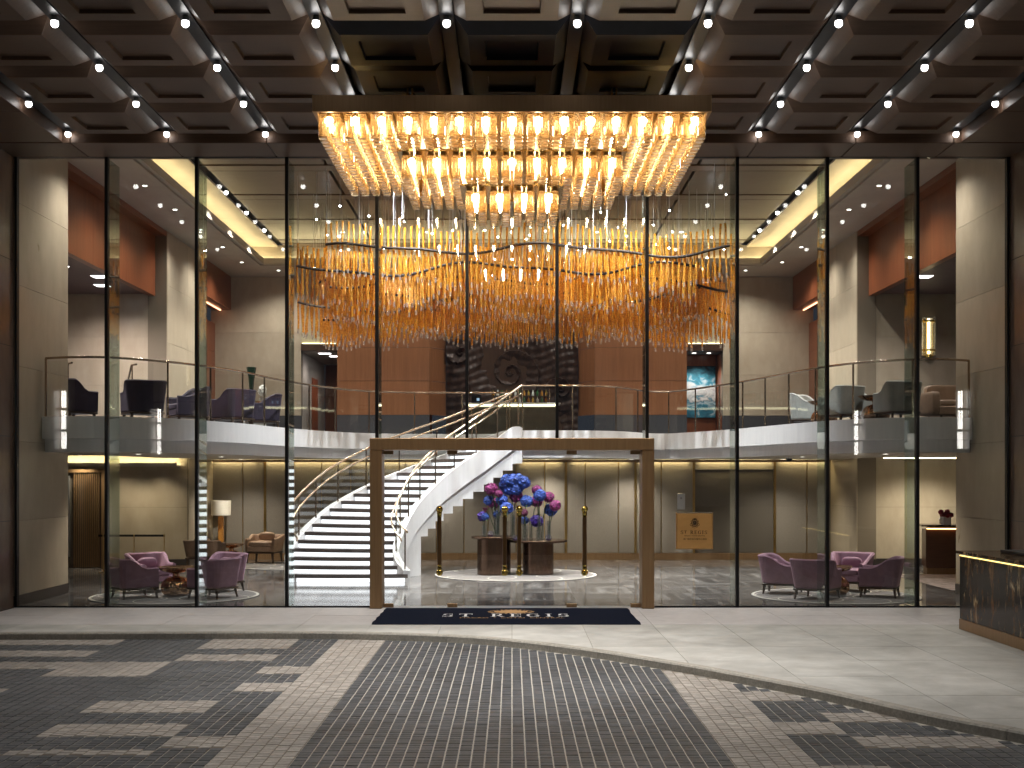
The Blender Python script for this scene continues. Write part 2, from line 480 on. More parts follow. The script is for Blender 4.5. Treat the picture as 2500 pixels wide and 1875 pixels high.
def floor_marble():
    m, nt, b = new_mat('grey_wood_vein_marble')
    oi = N(nt, 'ShaderNodeObjectInfo'); g = N(nt, 'ShaderNodeNewGeometry')
    tc = N(nt, 'ShaderNodeTexCoord'); mp = N(nt, 'ShaderNodeMapping'); mp.inputs['Scale'].default_value = (.22, 2.6, 1)
    ad = N(nt, 'ShaderNodeVectorMath', operation='ADD')
    sc = N(nt, 'ShaderNodeVectorMath', operation='SCALE'); sc.inputs['Scale'].default_value = 40
    cb = N(nt, 'ShaderNodeCombineXYZ'); nt.links.new(oi.outputs['Random'], cb.inputs[0]); nt.links.new(oi.outputs['Random'], cb.inputs[1])
    nt.links.new(cb.outputs[0], sc.inputs[0])
    nt.links.new(tc.outputs['Object'], mp.inputs[0]); nt.links.new(mp.outputs[0], ad.inputs[0]); nt.links.new(sc.outputs[0], ad.inputs[1])
    no = N(nt, 'ShaderNodeTexNoise'); no.inputs['Scale'].default_value = 1.6; no.inputs['Detail'].default_value = 8; no.inputs['Roughness'].default_value = .65; no.inputs['Distortion'].default_value = .3
    nt.links.new(ad.outputs[0], no.inputs['Vector'])
    rp = N(nt, 'ShaderNodeValToRGB')
    e = rp.color_ramp.elements
    e[0].position = .30; e[0].color = (.035,.033,.034,1); e[1].position = .70; e[1].color = (.40,.39,.385,1)
    x = e.new(.5); x.color = (.13,.122,.12,1)
    nt.links.new(no.outputs['Fac'], rp.inputs[0]); nt.links.new(rp.outputs[0], b.inputs['Base Color'])
    b.inputs['Roughness'].default_value = .09
    b.inputs['Specular IOR Level'].default_value = .8
    return m
M_FLOOR = floor_marble()

def desk_marble():
    m, nt, b = new_mat('black_gold_marble')
    tc = N(nt, 'ShaderNodeTexCoord'); mp = N(nt, 'ShaderNodeMapping'); mp.inputs['Scale'].default_value = (1.0, 1.0, .32)
    nt.links.new(tc.outputs['Object'], mp.inputs[0])
    n1 = N(nt, 'ShaderNodeTexNoise'); n1.inputs['Scale'].default_value = 5; n1.inputs['Detail'].default_value = 9; n1.inputs['Roughness'].default_value = .7
    nt.links.new(mp.outputs[0], n1.inputs['Vector'])
    r1 = N(nt, 'ShaderNodeValToRGB'); e = r1.color_ramp.elements
    e[0].position = .38; e[0].color = (.005,.0045,.004,1); e[1].position = .68; e[1].color = (.22,.11,.04,1)
    x = e.new(.52); x.color = (.028,.018,.011,1)
    nt.links.new(n1.outputs['Fac'], r1.inputs[0])
    n3 = N(nt, 'ShaderNodeTexNoise'); n3.inputs['Scale'].default_value = 3.0; n3.inputs['Detail'].default_value = 3
    nt.links.new(mp.outputs[0], n3.inputs['Vector'])
    mv = N(nt, 'ShaderNodeMix', data_type='VECTOR'); mv.inputs['Factor'].default_value = .35
    nt.links.new(mp.outputs[0], mv.inputs[4]); nt.links.new(n3.outputs['Color'], mv.inputs[5])
    vo = N(nt, 'ShaderNodeTexVoronoi', feature='DISTANCE_TO_EDGE'); vo.inputs['Scale'].default_value = 3.6
    nt.links.new(mv.outputs[1], vo.inputs['Vector'])
    r2 = N(nt, 'ShaderNodeValToRGB'); r2.color_ramp.elements[0].position = 0; r2.color_ramp.elements[0].color = (1,1,1,1)
    r2.color_ramp.elements[1].position = .035; r2.color_ramp.elements[1].color = (0,0,0,1)
    nt.links.new(vo.outputs['Distance'], r2.inputs[0])
    mk = N(nt, 'ShaderNodeMath', operation='MULTIPLY'); nt.links.new(r2.outputs[0], mk.inputs[0])
    mr = N(nt, 'ShaderNodeMapRange'); mr.inputs['From Min'].default_value = .5; mr.inputs['From Max'].default_value = .7; nt.links.new(n1.outputs['Fac'], mr.inputs[0]); nt.links.new(mr.outputs[0], mk.inputs[1])
    mx = N(nt, 'ShaderNodeMix', data_type='RGBA'); nt.links.new(mk.outputs[0], mx.inputs['Factor'])
    nt.links.new(r1.outputs[0], mx.inputs[6]); mx.inputs[7].default_value = (.80,.66,.42,1)
    nt.links.new(mx.outputs[2], b.inputs['Base Color'])
    b.inputs['Roughness'].default_value = .16
    b.inputs['Specular IOR Level'].default_value = .22
    return m
M_DESKSTONE = desk_marble()

def sea_canvas():
    m, nt, b = new_mat('sea_canvas')
    tc = N(nt, 'ShaderNodeTexCoord'); sp = N(nt, 'ShaderNodeSeparateXYZ'); nt.links.new(tc.outputs['Generated'], sp.inputs[0])
    mp = N(nt, 'ShaderNodeMapping'); mp.inputs['Scale'].default_value = (2.2,1,5); nt.links.new(tc.outputs['Generated'], mp.inputs[0])
    no = N(nt, 'ShaderNodeTexNoise'); no.inputs['Scale'].default_value = 1.6; no.inputs['Detail'].default_value = 7; no.inputs['Distortion'].default_value = .8
    nt.links.new(mp.outputs[0], no.inputs['Vector'])
    mr = N(nt, 'ShaderNodeMapRange'); mr.inputs['To Min'].default_value = -.17; mr.inputs['To Max'].default_value = .17; mr.inputs['From Min'].default_value = .3; mr.inputs['From Max'].default_value = .7
    nt.links.new(no.outputs['Fac'], mr.inputs[0])
    ad = N(nt, 'ShaderNodeMath', operation='ADD'); nt.links.new(sp.outputs[2], ad.inputs[0]); nt.links.new(mr.outputs[0], ad.inputs[1])
    rp = N(nt, 'ShaderNodeValToRGB'); e = rp.color_ramp.elements
    e[0].position = 0; e[0].color = (.008,.10,.17,1); e[1].position = 1; e[1].color = (.006,.035,.06,1)
    for p, c in ((.15,(.02,.20,.30)),(.24,(.45,.55,.58)),(.32,(.02,.16,.25)),(.40,(.42,.42,.42)),(.5,(.66,.64,.63)),(.60,(.55,.62,.66)),(.72,(.05,.26,.36)),(.85,(.02,.14,.2))):
        x = e.new(p); x.color = (*c, 1)
    nt.links.new(ad.outputs[0], rp.inputs[0]); nt.links.new(rp.outputs[0], b.inputs['Base Color'])
    b.inputs['Roughness'].default_value = .6
    return m
M_SEA = sea_canvas()

L_SPOT = emat('spot_lens', (1,.97,.93), 11)
L_BULB = emat('bulb_glow', (1,.86,.62), E_BULB)
L_LED = emat('led_pin', (.92,.96,1), E_LED)
L_COVE = emat('cove_strip', (1,.82,.45), E_COVE)
L_LOWCOVE = emat('wall_wash_strip', (1,.80,.42), E_LOWCOVE)
L_BAR = emat('bar_strip', (1,.90,.58), 3.2)
L_STEP = emat('backlit_riser', (.93,.95,1.0), E_STEP)
L_DESK = emat('desk_strip', (1,.74,.22), 2.6)
L_RECEP = emat('reception_strip', (1,.55,.22), 7)
L_PANEL = emat('flush_lamp', (1,.93,.95), 6)
L_SCONCE = emat('sconce_core', (1,.84,.55), 5)
L_DOWN = emat('downlight_lens', (1,.95,.88), 9)

def spot_lamp(parent, loc, power, size=100, blend=.7, col=(1,.93,.84), rad=.05, tilt=(0,0,0)):
    l = bpy.data.lights.new('lamp', 'SPOT')
    l.energy = power; l.spot_size = radians(size); l.spot_blend = blend; l.color = col; l.shadow_soft_size = rad
    o = bpy.data.objects.new('lamp', l); COL.objects.link(o)
    o.parent = parent; o.location = loc; o.rotation_euler = tilt
    return o
# ================================================================== GROUND OUTSIDE
FY = 22.84                                     # glass line
KERB = [(-14,19.15),(-8,19.1),(-4,19.2),(-2.3,19.1),(-.78,18.72),(.22,18.08),(1.15,17.2),(1.96,16.22),(2.36,15.72),(2.94,14.88),(3.53,13.98),(4.0,13.08),(4.43,12.32),(4.89,11.68),(5.6,10.6),(6.5,9.0),(7.6,6.5)]
_k = catmull(KERB, 10)
_k = sorted(set((round(x,4), y) for x, y in _k))
def yk(x):
    return interp(_k, x)

g = MB(); g.quad((-120,-60,-.20),(120,-60,-.20),(120,180,-.20),(-120,180,-.20))
struct('ground', 'dark asphalt ground stretching around the hotel forecourt', g, M_ASPHALT)

road = struct('road', 'forecourt driveway paved with charcoal and buff setts in bands')
RZ = -.10
def under(x0, x1, n=60, y_near=6.0, z=-.125, off=0.0):
    mb = MB()
    for i in range(n):
        a = lerp(x0, x1, i/n); b = lerp(x0, x1, (i+1)/n)
        ya, yb = yk(a)-off, yk(b)-off
        if ya > y_near and yb > y_near:
            mb.quad((a,y_near,z),(b,y_near,z),(b,yb,z),(a,ya,z))
    return mb
under(-12, 7.4, 140, 6.0, RZ-.0075).build('joint_sand', M_SAND, road, kind='stuff')

BUFF = [(-2.70,-1.965,6,19.4),(1.965,2.70,6,19.4),
        (-12,-5.98,18.5,19.4),(-12,-5.98,17.32,17.9),(-12,-4.66,16.2,16.82),(-6.0,-4.66,15.62,16.2),
        (-4.66,-3.30,18.07,19.4),(-4.66,-3.30,16.93,17.47),(-3.30,-2.70,15.8,16.41),(-3.30,-2.70,14.5,15.09),
        (-4.70,-3.30,13.23,13.85),(-4.70,-3.30,12.04,12.61),(-3.30,-2.70,11.45,12.04),(-4.70,-3.30,11.15,11.42),
        (-8.6,-7.3,13.0,13.6),(-12,-7.3,11.2,11.8),(-4.7,-3.3,9.4,10.0),(-3.3,-2.7,10.0,10.5),(-7.3,-6.0,14.1,14.7),
        (2.70,3.30,13.88,14.45),(3.30,6.5,12.65,13.23),(2.70,3.30,12.08,12.65),(3.30,4.65,11.45,12.04),(2.70,3.30,10.2,10.8),(3.3,5.2,9.6,10.2)]
def is_buff(x, y):
    return any(a <= x <= b and c <= y <= d for a, b, c, d in BUFF)
# buff areas have a darker jointing a few mm above the pale sand
mb = MB()
for a, b, c, d in BUFF:
    n = max(1, int((b-a)/.12))
    for i in range(n):
        x0 = lerp(a,b,i/n); x1 = lerp(a,b,(i+1)/n)
        t0, t1 = min(d, yk(x0)-.005), min(d, yk(x1)-.005)
        if t0 > c and t1 > c:
            mb.quad((x0,c,RZ-.0035),(x1,c,RZ-.0035),(x1,t1,RZ-.0035),(x0,t0,RZ-.0035))
mb.build('joint_mortar', M_SANDD, road, kind='stuff')

PX, PY = .1228, .1
def sett_mesh(mb, x0, x1, y0, y1, z, c=.0035):
    n = len(mb.v)
    mb.v += [(x0,y0,z-.02),(x1,y0,z-.02),(x1,y1,z-.02),(x0,y1,z-.02),(x0+c,y0+c,z),(x1-c,y0+c,z),(x1-c,y1-c,z),(x0+c,y1-c,z)]
    for q in ((4,5,6,7),(0,1,5,4),(1,2,6,5),(2,3,7,6),(3,0,4,7)):
        mb.f.append(tuple(n+i for i in q)); mb.m.append(0)
setts = []
ix0 = int(-9.2/PX)
for ix in range(ix0, int(6.4/PX)):
    xa = ix*PX; xc = xa+PX/2
    stag = 0.0
    y = 8.6
    row = 0
    while y < 19.6:
        buff = is_buff(xc, y+PY/2)
        L = PY if not buff else PY
        yo = (PY*.5 if (ix % 2 and buff) else 0.0)
        y0, y1 = y+yo, y+L+yo
        gx = .005 if not buff else .0032
        gy = .0022
        ymax = min(yk(xa+gx), yk(xa+PX-gx)) - .012
        if y0 < ymax-.02:
            setts.append((xa+gx+random.uniform(-.0012,.0012), xa+PX-gx+random.uniform(-.0012,.0012), y0+gy, min(y1-gy, ymax), RZ+random.uniform(-.0016,.0016), buff))
        y += L
def frame_dist(s):
    x = (s[0]+s[1])/2; y = s[2]
    px = x/y*2650; py = 2.55*2650/y
    seen = abs(px) < 1100 and py < 629
    return (0 if seen else 1, y, abs(x))
setts.sort(key=frame_dist)
shared = {}
for s in setts[:300]:
    key = (s[5], random.randrange(3))
    if key not in shared:
        m_ = MB(); sett_mesh(m_, -PX/2+(.0032 if s[5] else .005)+.0005*key[1], PX/2-(.0032 if s[5] else .005), -PY/2+.0022, PY/2-.0022-.0004*key[1], 0)
        shared[key] = m_.mesh('sett', M_PLIGHT if s[5] else M_PDARK)
    link('sett', shared[key], road, ((s[0]+s[1])/2, (s[2]+s[3])/2, s[4]))
for buff in (False, True):
    mb = MB()
    for s in setts[300:]:
        if s[5] == buff:
            sett_mesh(mb, *s[:5])
    mb.build('buff_setts' if buff else 'charcoal_setts', M_PLIGHT if buff else M_PDARK, road, kind='stuff')

# pavement: granite slabs and a curved kerb
pav = struct('pavement', 'pale granite pavement between the driveway kerb and the glass front')
KW = .16
def slab(x0, x1, y0, y1, mat, z=0.0):
    gx = .003
    n = 60
    top = y1-gx
    ok = [x for x in (lerp(x0+gx, x1-gx, i/n) for i in range(n+1)) if yk(x)+KW+.004 < top-.004]
    if len(ok) < 3:
        return
    ok = ok[::5]+([ok[-1]] if ok[-1] != ok[::5][-1] else [])
    clean = [(x, max(y0+gx, yk(x)+KW+.004)) for x in ok] + [(ok[-1], top), (ok[0], top)]
    MB().prism(clean, -.12, z).build('paving_slab', mat, pav)
xs = [-9.24+1.155*i for i in range(17)]
for i, x0 in enumerate(xs[:-1]):
    x1 = xs[i+1]
    slab(x0, x1, 21.55, FY+.10, M_PAVE2, random.uniform(-.0008,.0008))
    slab(x0, x1, 20.2, 21.55, M_PAVE2, random.uniform(-.0008,.0008))
    y = 20.2
    while y > 6:
        slab(x0, x1, y-1.3, y, M_PAVE, random.uniform(-.0008,.0008))
        y -= 1.3
mb = MB()
for i in range(150):
    a = lerp(-9.24, 9.24, i/150); b = lerp(-9.24, 9.24, (i+1)/150)
    mb.quad((a,max(6,yk(a)+.05),-.010),(b,max(6,yk(b)+.05),-.010),(b,FY+.1,-.010),(a,FY+.1,-.010))
mb.build('slab_bed', M_SANDD, pav)
kp = [p for p in _k if -9.24 <= p[0] <= 7.4]
kp = [(-9.24, yk(-9.24))] + kp
# resample kerb by length
acc = [0]
for a, b in zip(kp, kp[1:]):
    acc.append(acc[-1]+sqrt((b[0]-a[0])**2+(b[1]-a[1])**2))
def kerb_at(s):
    return (interp(list(zip(acc,[p[0] for p in kp])), s), interp(list(zip(acc,[p[1] for p in kp])), s))
s = 0.0; KL = .92
while s < acc[-1]-.1:
    e = min(acc[-1], s+KL)-.006
    P = [kerb_at(lerp(s, e, i/6)) for i in range(7)]
    Q = offset(P, KW)
    P1 = offset(P, .018)
    mb = MB()
    z0, z1 = -.14, .003
    for i in range(6):
        mb.quad((*P[i],z0),(*P[i+1],z0),(*P[i+1],z1-.02),(*P[i],z1-.02))
        mb.quad((*P[i],z1-.02),(*P[i+1],z1-.02),(*P1[i+1],z1),(*P1[i],z1))
        mb.quad((*P1[i],z1),(*P1[i+1],z1),(*Q[i+1],z1),(*Q[i],z1))
    for i in (0, 6):
        mb.quad((*P[i],z0),(*P1[i],z1),(*Q[i],z1),(*Q[i],z0))
    mb.mi = 0
    mb.build('kerbstone', M_KERB, pav)
    s += KL

# entrance mat
def serif_letters(mb, text, x, y, h, w, gap, z, flip=False):
    """blocky serif capitals made of strokes, laid in the plane (u across, v up)"""
    def R(u0, u1, v0, v1):
        mb.poly([P(u0,v0), P(u1,v0), P(u1,v1), P(u0,v1)])
    def arc(cu, cv, ru, rv, t, a0, a1, n=12):
        for i in range(n):
            a = radians(lerp(a0,a1,i/n)); b = radians(lerp(a0,a1,(i+1)/n))
            # thick at the sides, thin at top and bottom
            ta = t*(.35+.65*abs(cos(a))); tb = t*(.35+.65*abs(cos(b)))
            mb.poly([P(cu+ru*cos(a),cv+rv*sin(a)), P(cu+ru*cos(b),cv+rv*sin(b)), P(cu+(ru-tb)*cos(b),cv+(rv-tb*.6)*sin(b)), P(cu+(ru-ta)*cos(a),cv+(rv-ta*.6)*sin(a))])
    cur = [x]
    def P(u, v):
        return z(cur[0]+u*w, y+v*h)
    for ch in text:
        adv = 1.0
        if ch == 'I':
            R(.15,.35,.06,.94); R(0,.5,0,.06); R(0,.5,.94,1); adv = .5
        elif ch == 'T':
            R(.40,.60,.06,.9); R(.25,.75,0,.06); R(0,1,.9,1); R(0,.07,.72,.9); R(.93,1,.72,.9)
        elif ch == 't':
            R(.32,.48,.32,.9); R(.2,.6,.28,.33); R(0,.8,.92,1); R(0,.06,.78,.92); R(.74,.8,.78,.92); R(.34,.46,.04,.14); adv = .8
        elif ch == 'E':
            R(.12,.32,.06,.94); R(0,.85,0,.07); R(0,.85,.93,1); R(.32,.66,.47,.53); R(.78,.85,.07,.26); R(.78,.85,.74,.93); R(.6,.66,.38,.62); adv = .85
        elif ch == 'R':
            R(.12,.32,.06,.94); R(0,.44,0,.06); R(0,.5,.94,1); R(.32,.5,.46,.52); arc(.5,.73,.34,.27,.19,-90,90)
            mb.poly([P(.42,.48),P(.6,.48),P(.97,.05),P(.75,.05)]); R(.72,1.05,0,.06); adv = 1.0
        elif ch == 'S':
            arc(.42,.74,.36,.26,.2,30,270); arc(.44,.27,.38,.27,.2,-150,90); R(.70,.76,.68,.98); R(.06,.12,.02,.34); adv = .85
        elif ch == 'G':
            arc(.5,.5,.5,.5,.21,40,330,20); R(.74,.92,.06,.42); R(.62,1.0,.40,.46); R(.82,.88,.70,.97); adv = 1.0
        elif ch == ' ':
            adv = .55
        cur[0] += (adv+gap)*w
    return cur[0]

def spell(text, h, w, gap, z, mat, parent):
    x = 0.0
    for c_ in text:
        mb = MB(); x = serif_letters(mb, c_, x, 0, h, w, gap, z)
        if mb.f: mb.build('letter', mat, parent)

def text_mesh(name, body, size, mat, parent, loc, rot, extrude=0.0, sx=1.0):
    cu = bpy.data.curves.new(name, 'FONT'); cu.body = body; cu.size = size; cu.align_x = 'CENTER'; cu.align_y = 'CENTER'; cu.extrude = extrude
    cu.resolution_u = 3
    tmp = bpy.data.objects.new(name, cu); COL.objects.link(tmp)
    dg = bpy.context.evaluated_depsgraph_get()
    me = bpy.data.meshes.new_from_object(tmp.evaluated_get(dg))
    bpy.data.objects.remove(tmp)
    me.materials.clear(); me.materials.append(mat)
    o = link(name, me, parent, loc, kind='stuff'); o.rotation_euler = rot; o.scale = (sx, 1, 1)
    return o

def crest(mb, P, r):
    """oval cartouche with a crown, scrolls at the sides and a two-letter monogram, P maps (u,v) to 3-D"""
    def disc(cu, cv, ru, rv, n=20):
        mb.poly([P(cu+ru*cos(2*pi*i/n), cv+rv*sin(2*pi*i/n)) for i in range(n)])
    def ring(cu, cv, ru, rv, t, a0=0, a1=360, n=24):
        for i in range(n):
            a = radians(lerp(a0,a1,i/n)); b = radians(lerp(a0,a1,(i+1)/n))
            mb.poly([P(cu+ru*cos(a),cv+rv*sin(a)), P(cu+ru*cos(b),cv+rv*sin(b)), P(cu+(ru-t)*cos(b),cv+(rv-t)*sin(b)), P(cu+(ru-t)*cos(a),cv+(rv-t)*sin(a))])
    ring(0,0,.72*r,.80*r,.12*r)
    for s in (-1,1):
        ring(s*.80*r,-.35*r,.24*r,.30*r,.08*r, n=14)
        ring(s*.72*r,.35*r,.16*r,.20*r,.07*r, n=12)
        ring(s*.40*r,-.80*r,.26*r,.16*r,.07*r, n=12)
    for k in range(-3,4):
        disc(k*.16*r, (.98-.03*k*k)*r, .07*r, .08*r, 8)
    mb.poly([P(-.5*r,.80*r),P(.5*r,.80*r),P(.46*r,.92*r),P(-.46*r,.92*r)])
    disc(0,-1.12*r,.06*r,.06*r,8)
    # monogram
    ring(-.18*r,.16*r,.20*r,.20*r,.09*r,20,270,14); ring(-.18*r,-.16*r,.20*r,.20*r,.09*r,-160,90,14)
    mb.poly([P(.08*r,-.36*r),P(.18*r,-.36*r),P(.18*r,.36*r),P(.08*r,.36*r)])
    ring(.22*r,.18*r,.22*r,.19*r,.09*r,-90,90,12)
    mb.poly([P(.18*r,.0),P(.28*r,.0),P(.48*r,-.36*r),P(.36*r,-.36*r)])

mat_t = thing('entrance_mat', 'navy blue door mat with gold crest and white lettering before the doors', 'door mat', (0,0,0))
ed = []
L, Rr, Y0, Y1 = -2.31, 2.12, 20.18, 22.62
mb = MB()
pts = [(L,Y0),(Rr,Y0)] + [(Rr+.03*sin(9*i/8.)*(i % 2)*.6, lerp(Y0,Y1,i/8)) for i in range(1,8)] + [(Rr,Y1)] + [(lerp(Rr,L,i/24), Y1+random.uniform(-.03,.03)) for i in range(1,24)] + [(L,Y1)] + [(L-.02*(i % 2), lerp(Y1,Y0,i/8)) for i in range(1,8)]
mb.prism(pts, .004, .014).build('pile', M_NAVY, mat_t)
mx = -.02
mb = MB(); crest(mb, lambda u,v: (mx+.0+u*1.15, 21.98+v*.95, .018), .30)
mb.build('crest', M_MATGOLD, mat_t, kind='stuff')
mb = MB(); mb.poly([(mx+.30*cos(2*pi*i/28), 21.98+.21*sin(2*pi*i/28), .0165) for i in range(28)])
for i in range(28):
    a = 2*pi*i/28; mb.poly([(mx+.42*cos(a+t*.05),21.98+.33*sin(a+t*.05),.0168) if r_ else (mx+.36*cos(a+t*.05),21.98+.27*sin(a+t*.05),.0168) for t,r_ in ((-1,0),(1,0),(1,1),(-1,1))])
mb.build('crest_field', M_MATGOLD, mat_t, kind='stuff')
spell('ST REGIS', .44, .232, .42, lambda u,v: (u-1.20+mx, 21.20+v, .018), M_MATWHITE, mat_t)
text_mesh('small_lettering', 'MACAO  •  COTAI  CENTRAL', .15, M_MATGOLD, mat_t, (mx+.02,21.02,.018), (0,0,0), sx=.92)

# ================================================================== CANOPY CEILING
CWD = 1.75; LY0 = 16.43; LDY = 1.78
can = struct('ceiling', 'dark brown coffered canopy ceiling over the driveway')
ZB, ZU = 8.45, 8.64
def coffer(dark):
    hw, hd = (CWD-.17)/2, LDY/2-.004
    bw, bd = .60, .625
    rw, rd = .37, .385
    z0, z1, z2 = ZU, ZB, ZB+.05
    def loop(w, d, z): return [(-w,-d,z),(w,-d,z),(w,d,z),(-w,d,z)]
    L = [loop(hw,hd,z0), loop(bw,bd,z1), loop(rw,rd,z1), loop(rw-.012,rd-.012,z2)]
    mb = MB()
    for l in L: mb.v += l
    for k in range(3):
        for i in range(4):
            j = (i+1) % 4
            mb.f.append((k*4+i, (k+1)*4+i, (k+1)*4+j, k*4+j)); mb.m.append(0)
    mb.f.append((12,15,14,13)); mb.m.append(0)
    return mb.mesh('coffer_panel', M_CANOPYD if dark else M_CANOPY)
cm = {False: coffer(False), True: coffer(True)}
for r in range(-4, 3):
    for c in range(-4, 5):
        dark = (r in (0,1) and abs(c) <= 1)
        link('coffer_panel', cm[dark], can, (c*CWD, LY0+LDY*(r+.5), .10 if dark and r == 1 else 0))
for k in range(-5, 5):
    x = (k+.5)*CWD
    MB().box(x-.095, x+.095, LY0-4*LDY, 21.86, 8.60, 8.70).build('slot_channel', M_SLOT, can)
MB().box(-12,12,LY0-4*LDY,FY,8.76,8.95).build('deck', M_CANOPYD, can)
# flat bulkhead strips beside and behind the coffers, in panels
for i in range(-6, 6):
    x0, x1 = (i+.5)*CWD+.008, (i+1.5)*CWD-.008
    x0, x1 = max(x0,-9.27), min(x1,9.27)
    if x1-x0 > .05:
        MB().cbox(x0, x1, 21.86, FY-.03, 8.38, 8.60, .006).build('soffit_panel', M_CANOPY, can)
for sgn in (-1,1):
    for r in range(-4,3):
        a, b = sorted((sgn*8.0, sgn*9.28))
        MB().cbox(a, b, LY0+LDY*r+.006, LY0+LDY*(r+1)-.006+(.08 if r == 2 else 0), 8.39, 8.62, .006).build('soffit_panel', M_CANOPY, can)

# spotlights of the canopy
hm = MB(); hm.mi = 0; hm.lathe([(.001,.075),(.035,.075),(.05,.03),(.055,.012),(.001,.012)], 14); hous = hm.mesh('housing', M_SILVER, True)
lm = MB(); lm.ball(0,0,-.018,.052,12,8); lens = lm.mesh('lens', L_SPOT, True)
for r in range(-2, 4):
    for k in range(-5, 5):
        if r >= 1 and k in (-1, 0) and r < 3:
            continue                                # hidden above the chandelier tray
        x, y = (k+.5)*CWD, LY0+LDY*r
        y = min(y, 21.76)
        o = thing('ceiling_spotlight', 'bright round spotlight in the canopy, %s slot from the left and %s from the glass' % (ordinal(k+5), ordinal(3-r)), 'spotlight', (x,y,8.525), group='canopy spotlights')
        link('housing', hous, o); link('lens', lens, o)
        pool = abs(x) < 3 and r in (0,1)
        spot_lamp(o, (0,0,-.08), P_EXT_SPOT*(2.0 if pool else 1.0)*(3.4 if abs(x) < 2 else 2.3 if abs(x) < 3 else .8 if abs(x) < 5 else .3)*(1.0 if r >= 0 else .6), 58 if pool else 84, .85, (1,.965,.93), .05)

# ================================================================== OUTER SIDE WALLS
WX = 9.27
for sgn, nm in ((-1,'left'),(1,'right')):
    w = struct('wall_'+nm+'_outside', 'brown marble side wall of the forecourt on the %s' % nm)
    a, b = sorted((sgn*(WX+.03), sgn*(WX+.3)))
    MB().box(a, b, 8, FY+.02, -.2, 9).build('backing', M_DARKGAP, w)
    zs = [0, 1.62, 3.18, 4.85, 6.45, 8.38]
    for z0, z1 in zip(zs, zs[1:]):
        for j in range(6):
            y1 = FY-.02-j*2.4; y0 = y1-2.4
            a, b = sorted((sgn*WX, sgn*(WX+.028)))
            MB().box(a, b, y0+.004, y1-.004, z0+.006, z1-.006).build('stone_panel', M_MAUVE, w)

# ================================================================== GLASS FRONT
fac = thing('glass_facade', 'tall glass front with black mullions and glass fins across the lobby', 'glass wall', (0,FY,0))
MW = 1.67; ZT = 8.37
mulx = [(i-5.5)*MW*1.004 for i in range(12)]
def fbox(nm, x0,x1,y0,y1,z0,z1, mat, c=0):
    mb = MB()
    (mb.cbox(x0,x1,y0,y1,z0,z1,c) if c else mb.box(x0,x1,y0,y1,z0,z1))
    return mb.build(nm, mat, fac)
PZ = 3.15                                       # top of the entrance portal
for i, x in enumerate(mulx):
    zb = PZ+.002 if abs(x) < 2.6 else .002
    w = .029 if 0 < i < 11 else .02
    fbox('mullion', x-w, x+w, -.045, .075, zb, ZT, M_BLACK, .004)
    if 0 < i < 11:
        zb2 = PZ+.002 if abs(x) < 2.6 else .012
        fbox('glass_fin', x-.010, x+.010, .0765, .72, zb2, ZT, G_FIN)
for i in range(11):
    x0, x1 = mulx[i]+.030, mulx[i+1]-.030
    cx = (x0+x1)/2
    if abs(cx) < 1.8:
        fbox('pane', x0, x1, -.008, .008, PZ+.004, ZT, G_PANE)
    elif abs(cx) < 3.5:
        # pane beside the portal: narrowed below its header
        s_ = 1 if cx > 0 else -1
        fbox('pane', x0, x1, -.008, .008, PZ+.004, ZT, G_PANE)
        a, b = sorted((s_*2.625, s_*(4.175*1.004-.03)))
        fbox('pane', a, b, -.008, .008, .03, PZ-.001, G_PANE)
    else:
        fbox('pane', x0, x1, -.008, .008, .03, ZT, G_PANE)
for a, b in ((-9.25,-2.63),(2.63,9.25)):
    fbox('sill', a, b, -.03, .05, .002, .028, M_BLACK)
fbox('head_rail', -9.25, 9.25, -.03, .05, ZT+.002, ZT+.06, M_BLACK)

# entrance portal with four glass leaves
por = thing('entrance_portal', 'bronze framed glass entrance with ball-ended door pulls', 'entrance', (0,FY,0))
for s_ in (-1,1):
    a, b = sorted((s_*2.40, s_*2.622)); MB().cbox(a,b,-.24,.28,.002,2.925,.008).build('post', M_BRONZE, por)
MB().cbox(-2.622,2.622,-.245,.285,2.928,3.146,.008).build('header', M_BRONZE, por)
leaf_x = [(-2.395,-1.212),(-1.206,-.003),(.003,1.206),(1.212,2.395)]
pull_x = [-1.345,-.135,.135,1.345]
pull = MB()
pull.mi = 0; pull.tube([(0,0,.72),(0,0,1.77)], .040, 14)
pull.mi = 1
for z, d in ((.66,1),(1.83,-1)):
    pull.ball(0,0,z,.066,14,10); pull.lathe([(.040,z-.0+d*.05),(.046,z+d*.06),(.046,z+d*.075),(.041,z+d*.10),(.041,z+d*.13),(.043,z+d*.14)], 14)
for z in (.80,1.69):
    pull.tube([(0,0,z),(0,.10,z)], .012, 8)
pullm = pull.mesh('handle', [M_HANDLE, M_BRASS], True)
for i, (a, b) in enumerate(leaf_x):
    d = MB().box(a+.004, b-.004, -.0075, .0075, .012, 2.915).build('door_leaf', G_PANE, por)
    link('handle', pullm, d, (pull_x[i], -.11, 0))
    for z0, z1 in ((.006,.075),(2.85,2.922)):
        if i in (0,3):
            q = ((a, a+.19),(b-.19, b))
        else:
            q = ((a, a+.19),) if i == 1 else ((b-.19, b),)
        if i == 0: q = ((a, a+.19),)
        if i == 3: q = ((b-.19, b),)
        for u, v in q:
            MB().cbox(u, v, -.025, .025, z0, z1, .004).build('patch_fitting', M_BRONZE, d)
MB().box(-2.39,2.39,-.10,.26,.0022,.0058).build('threshold', M_SILVER, por)

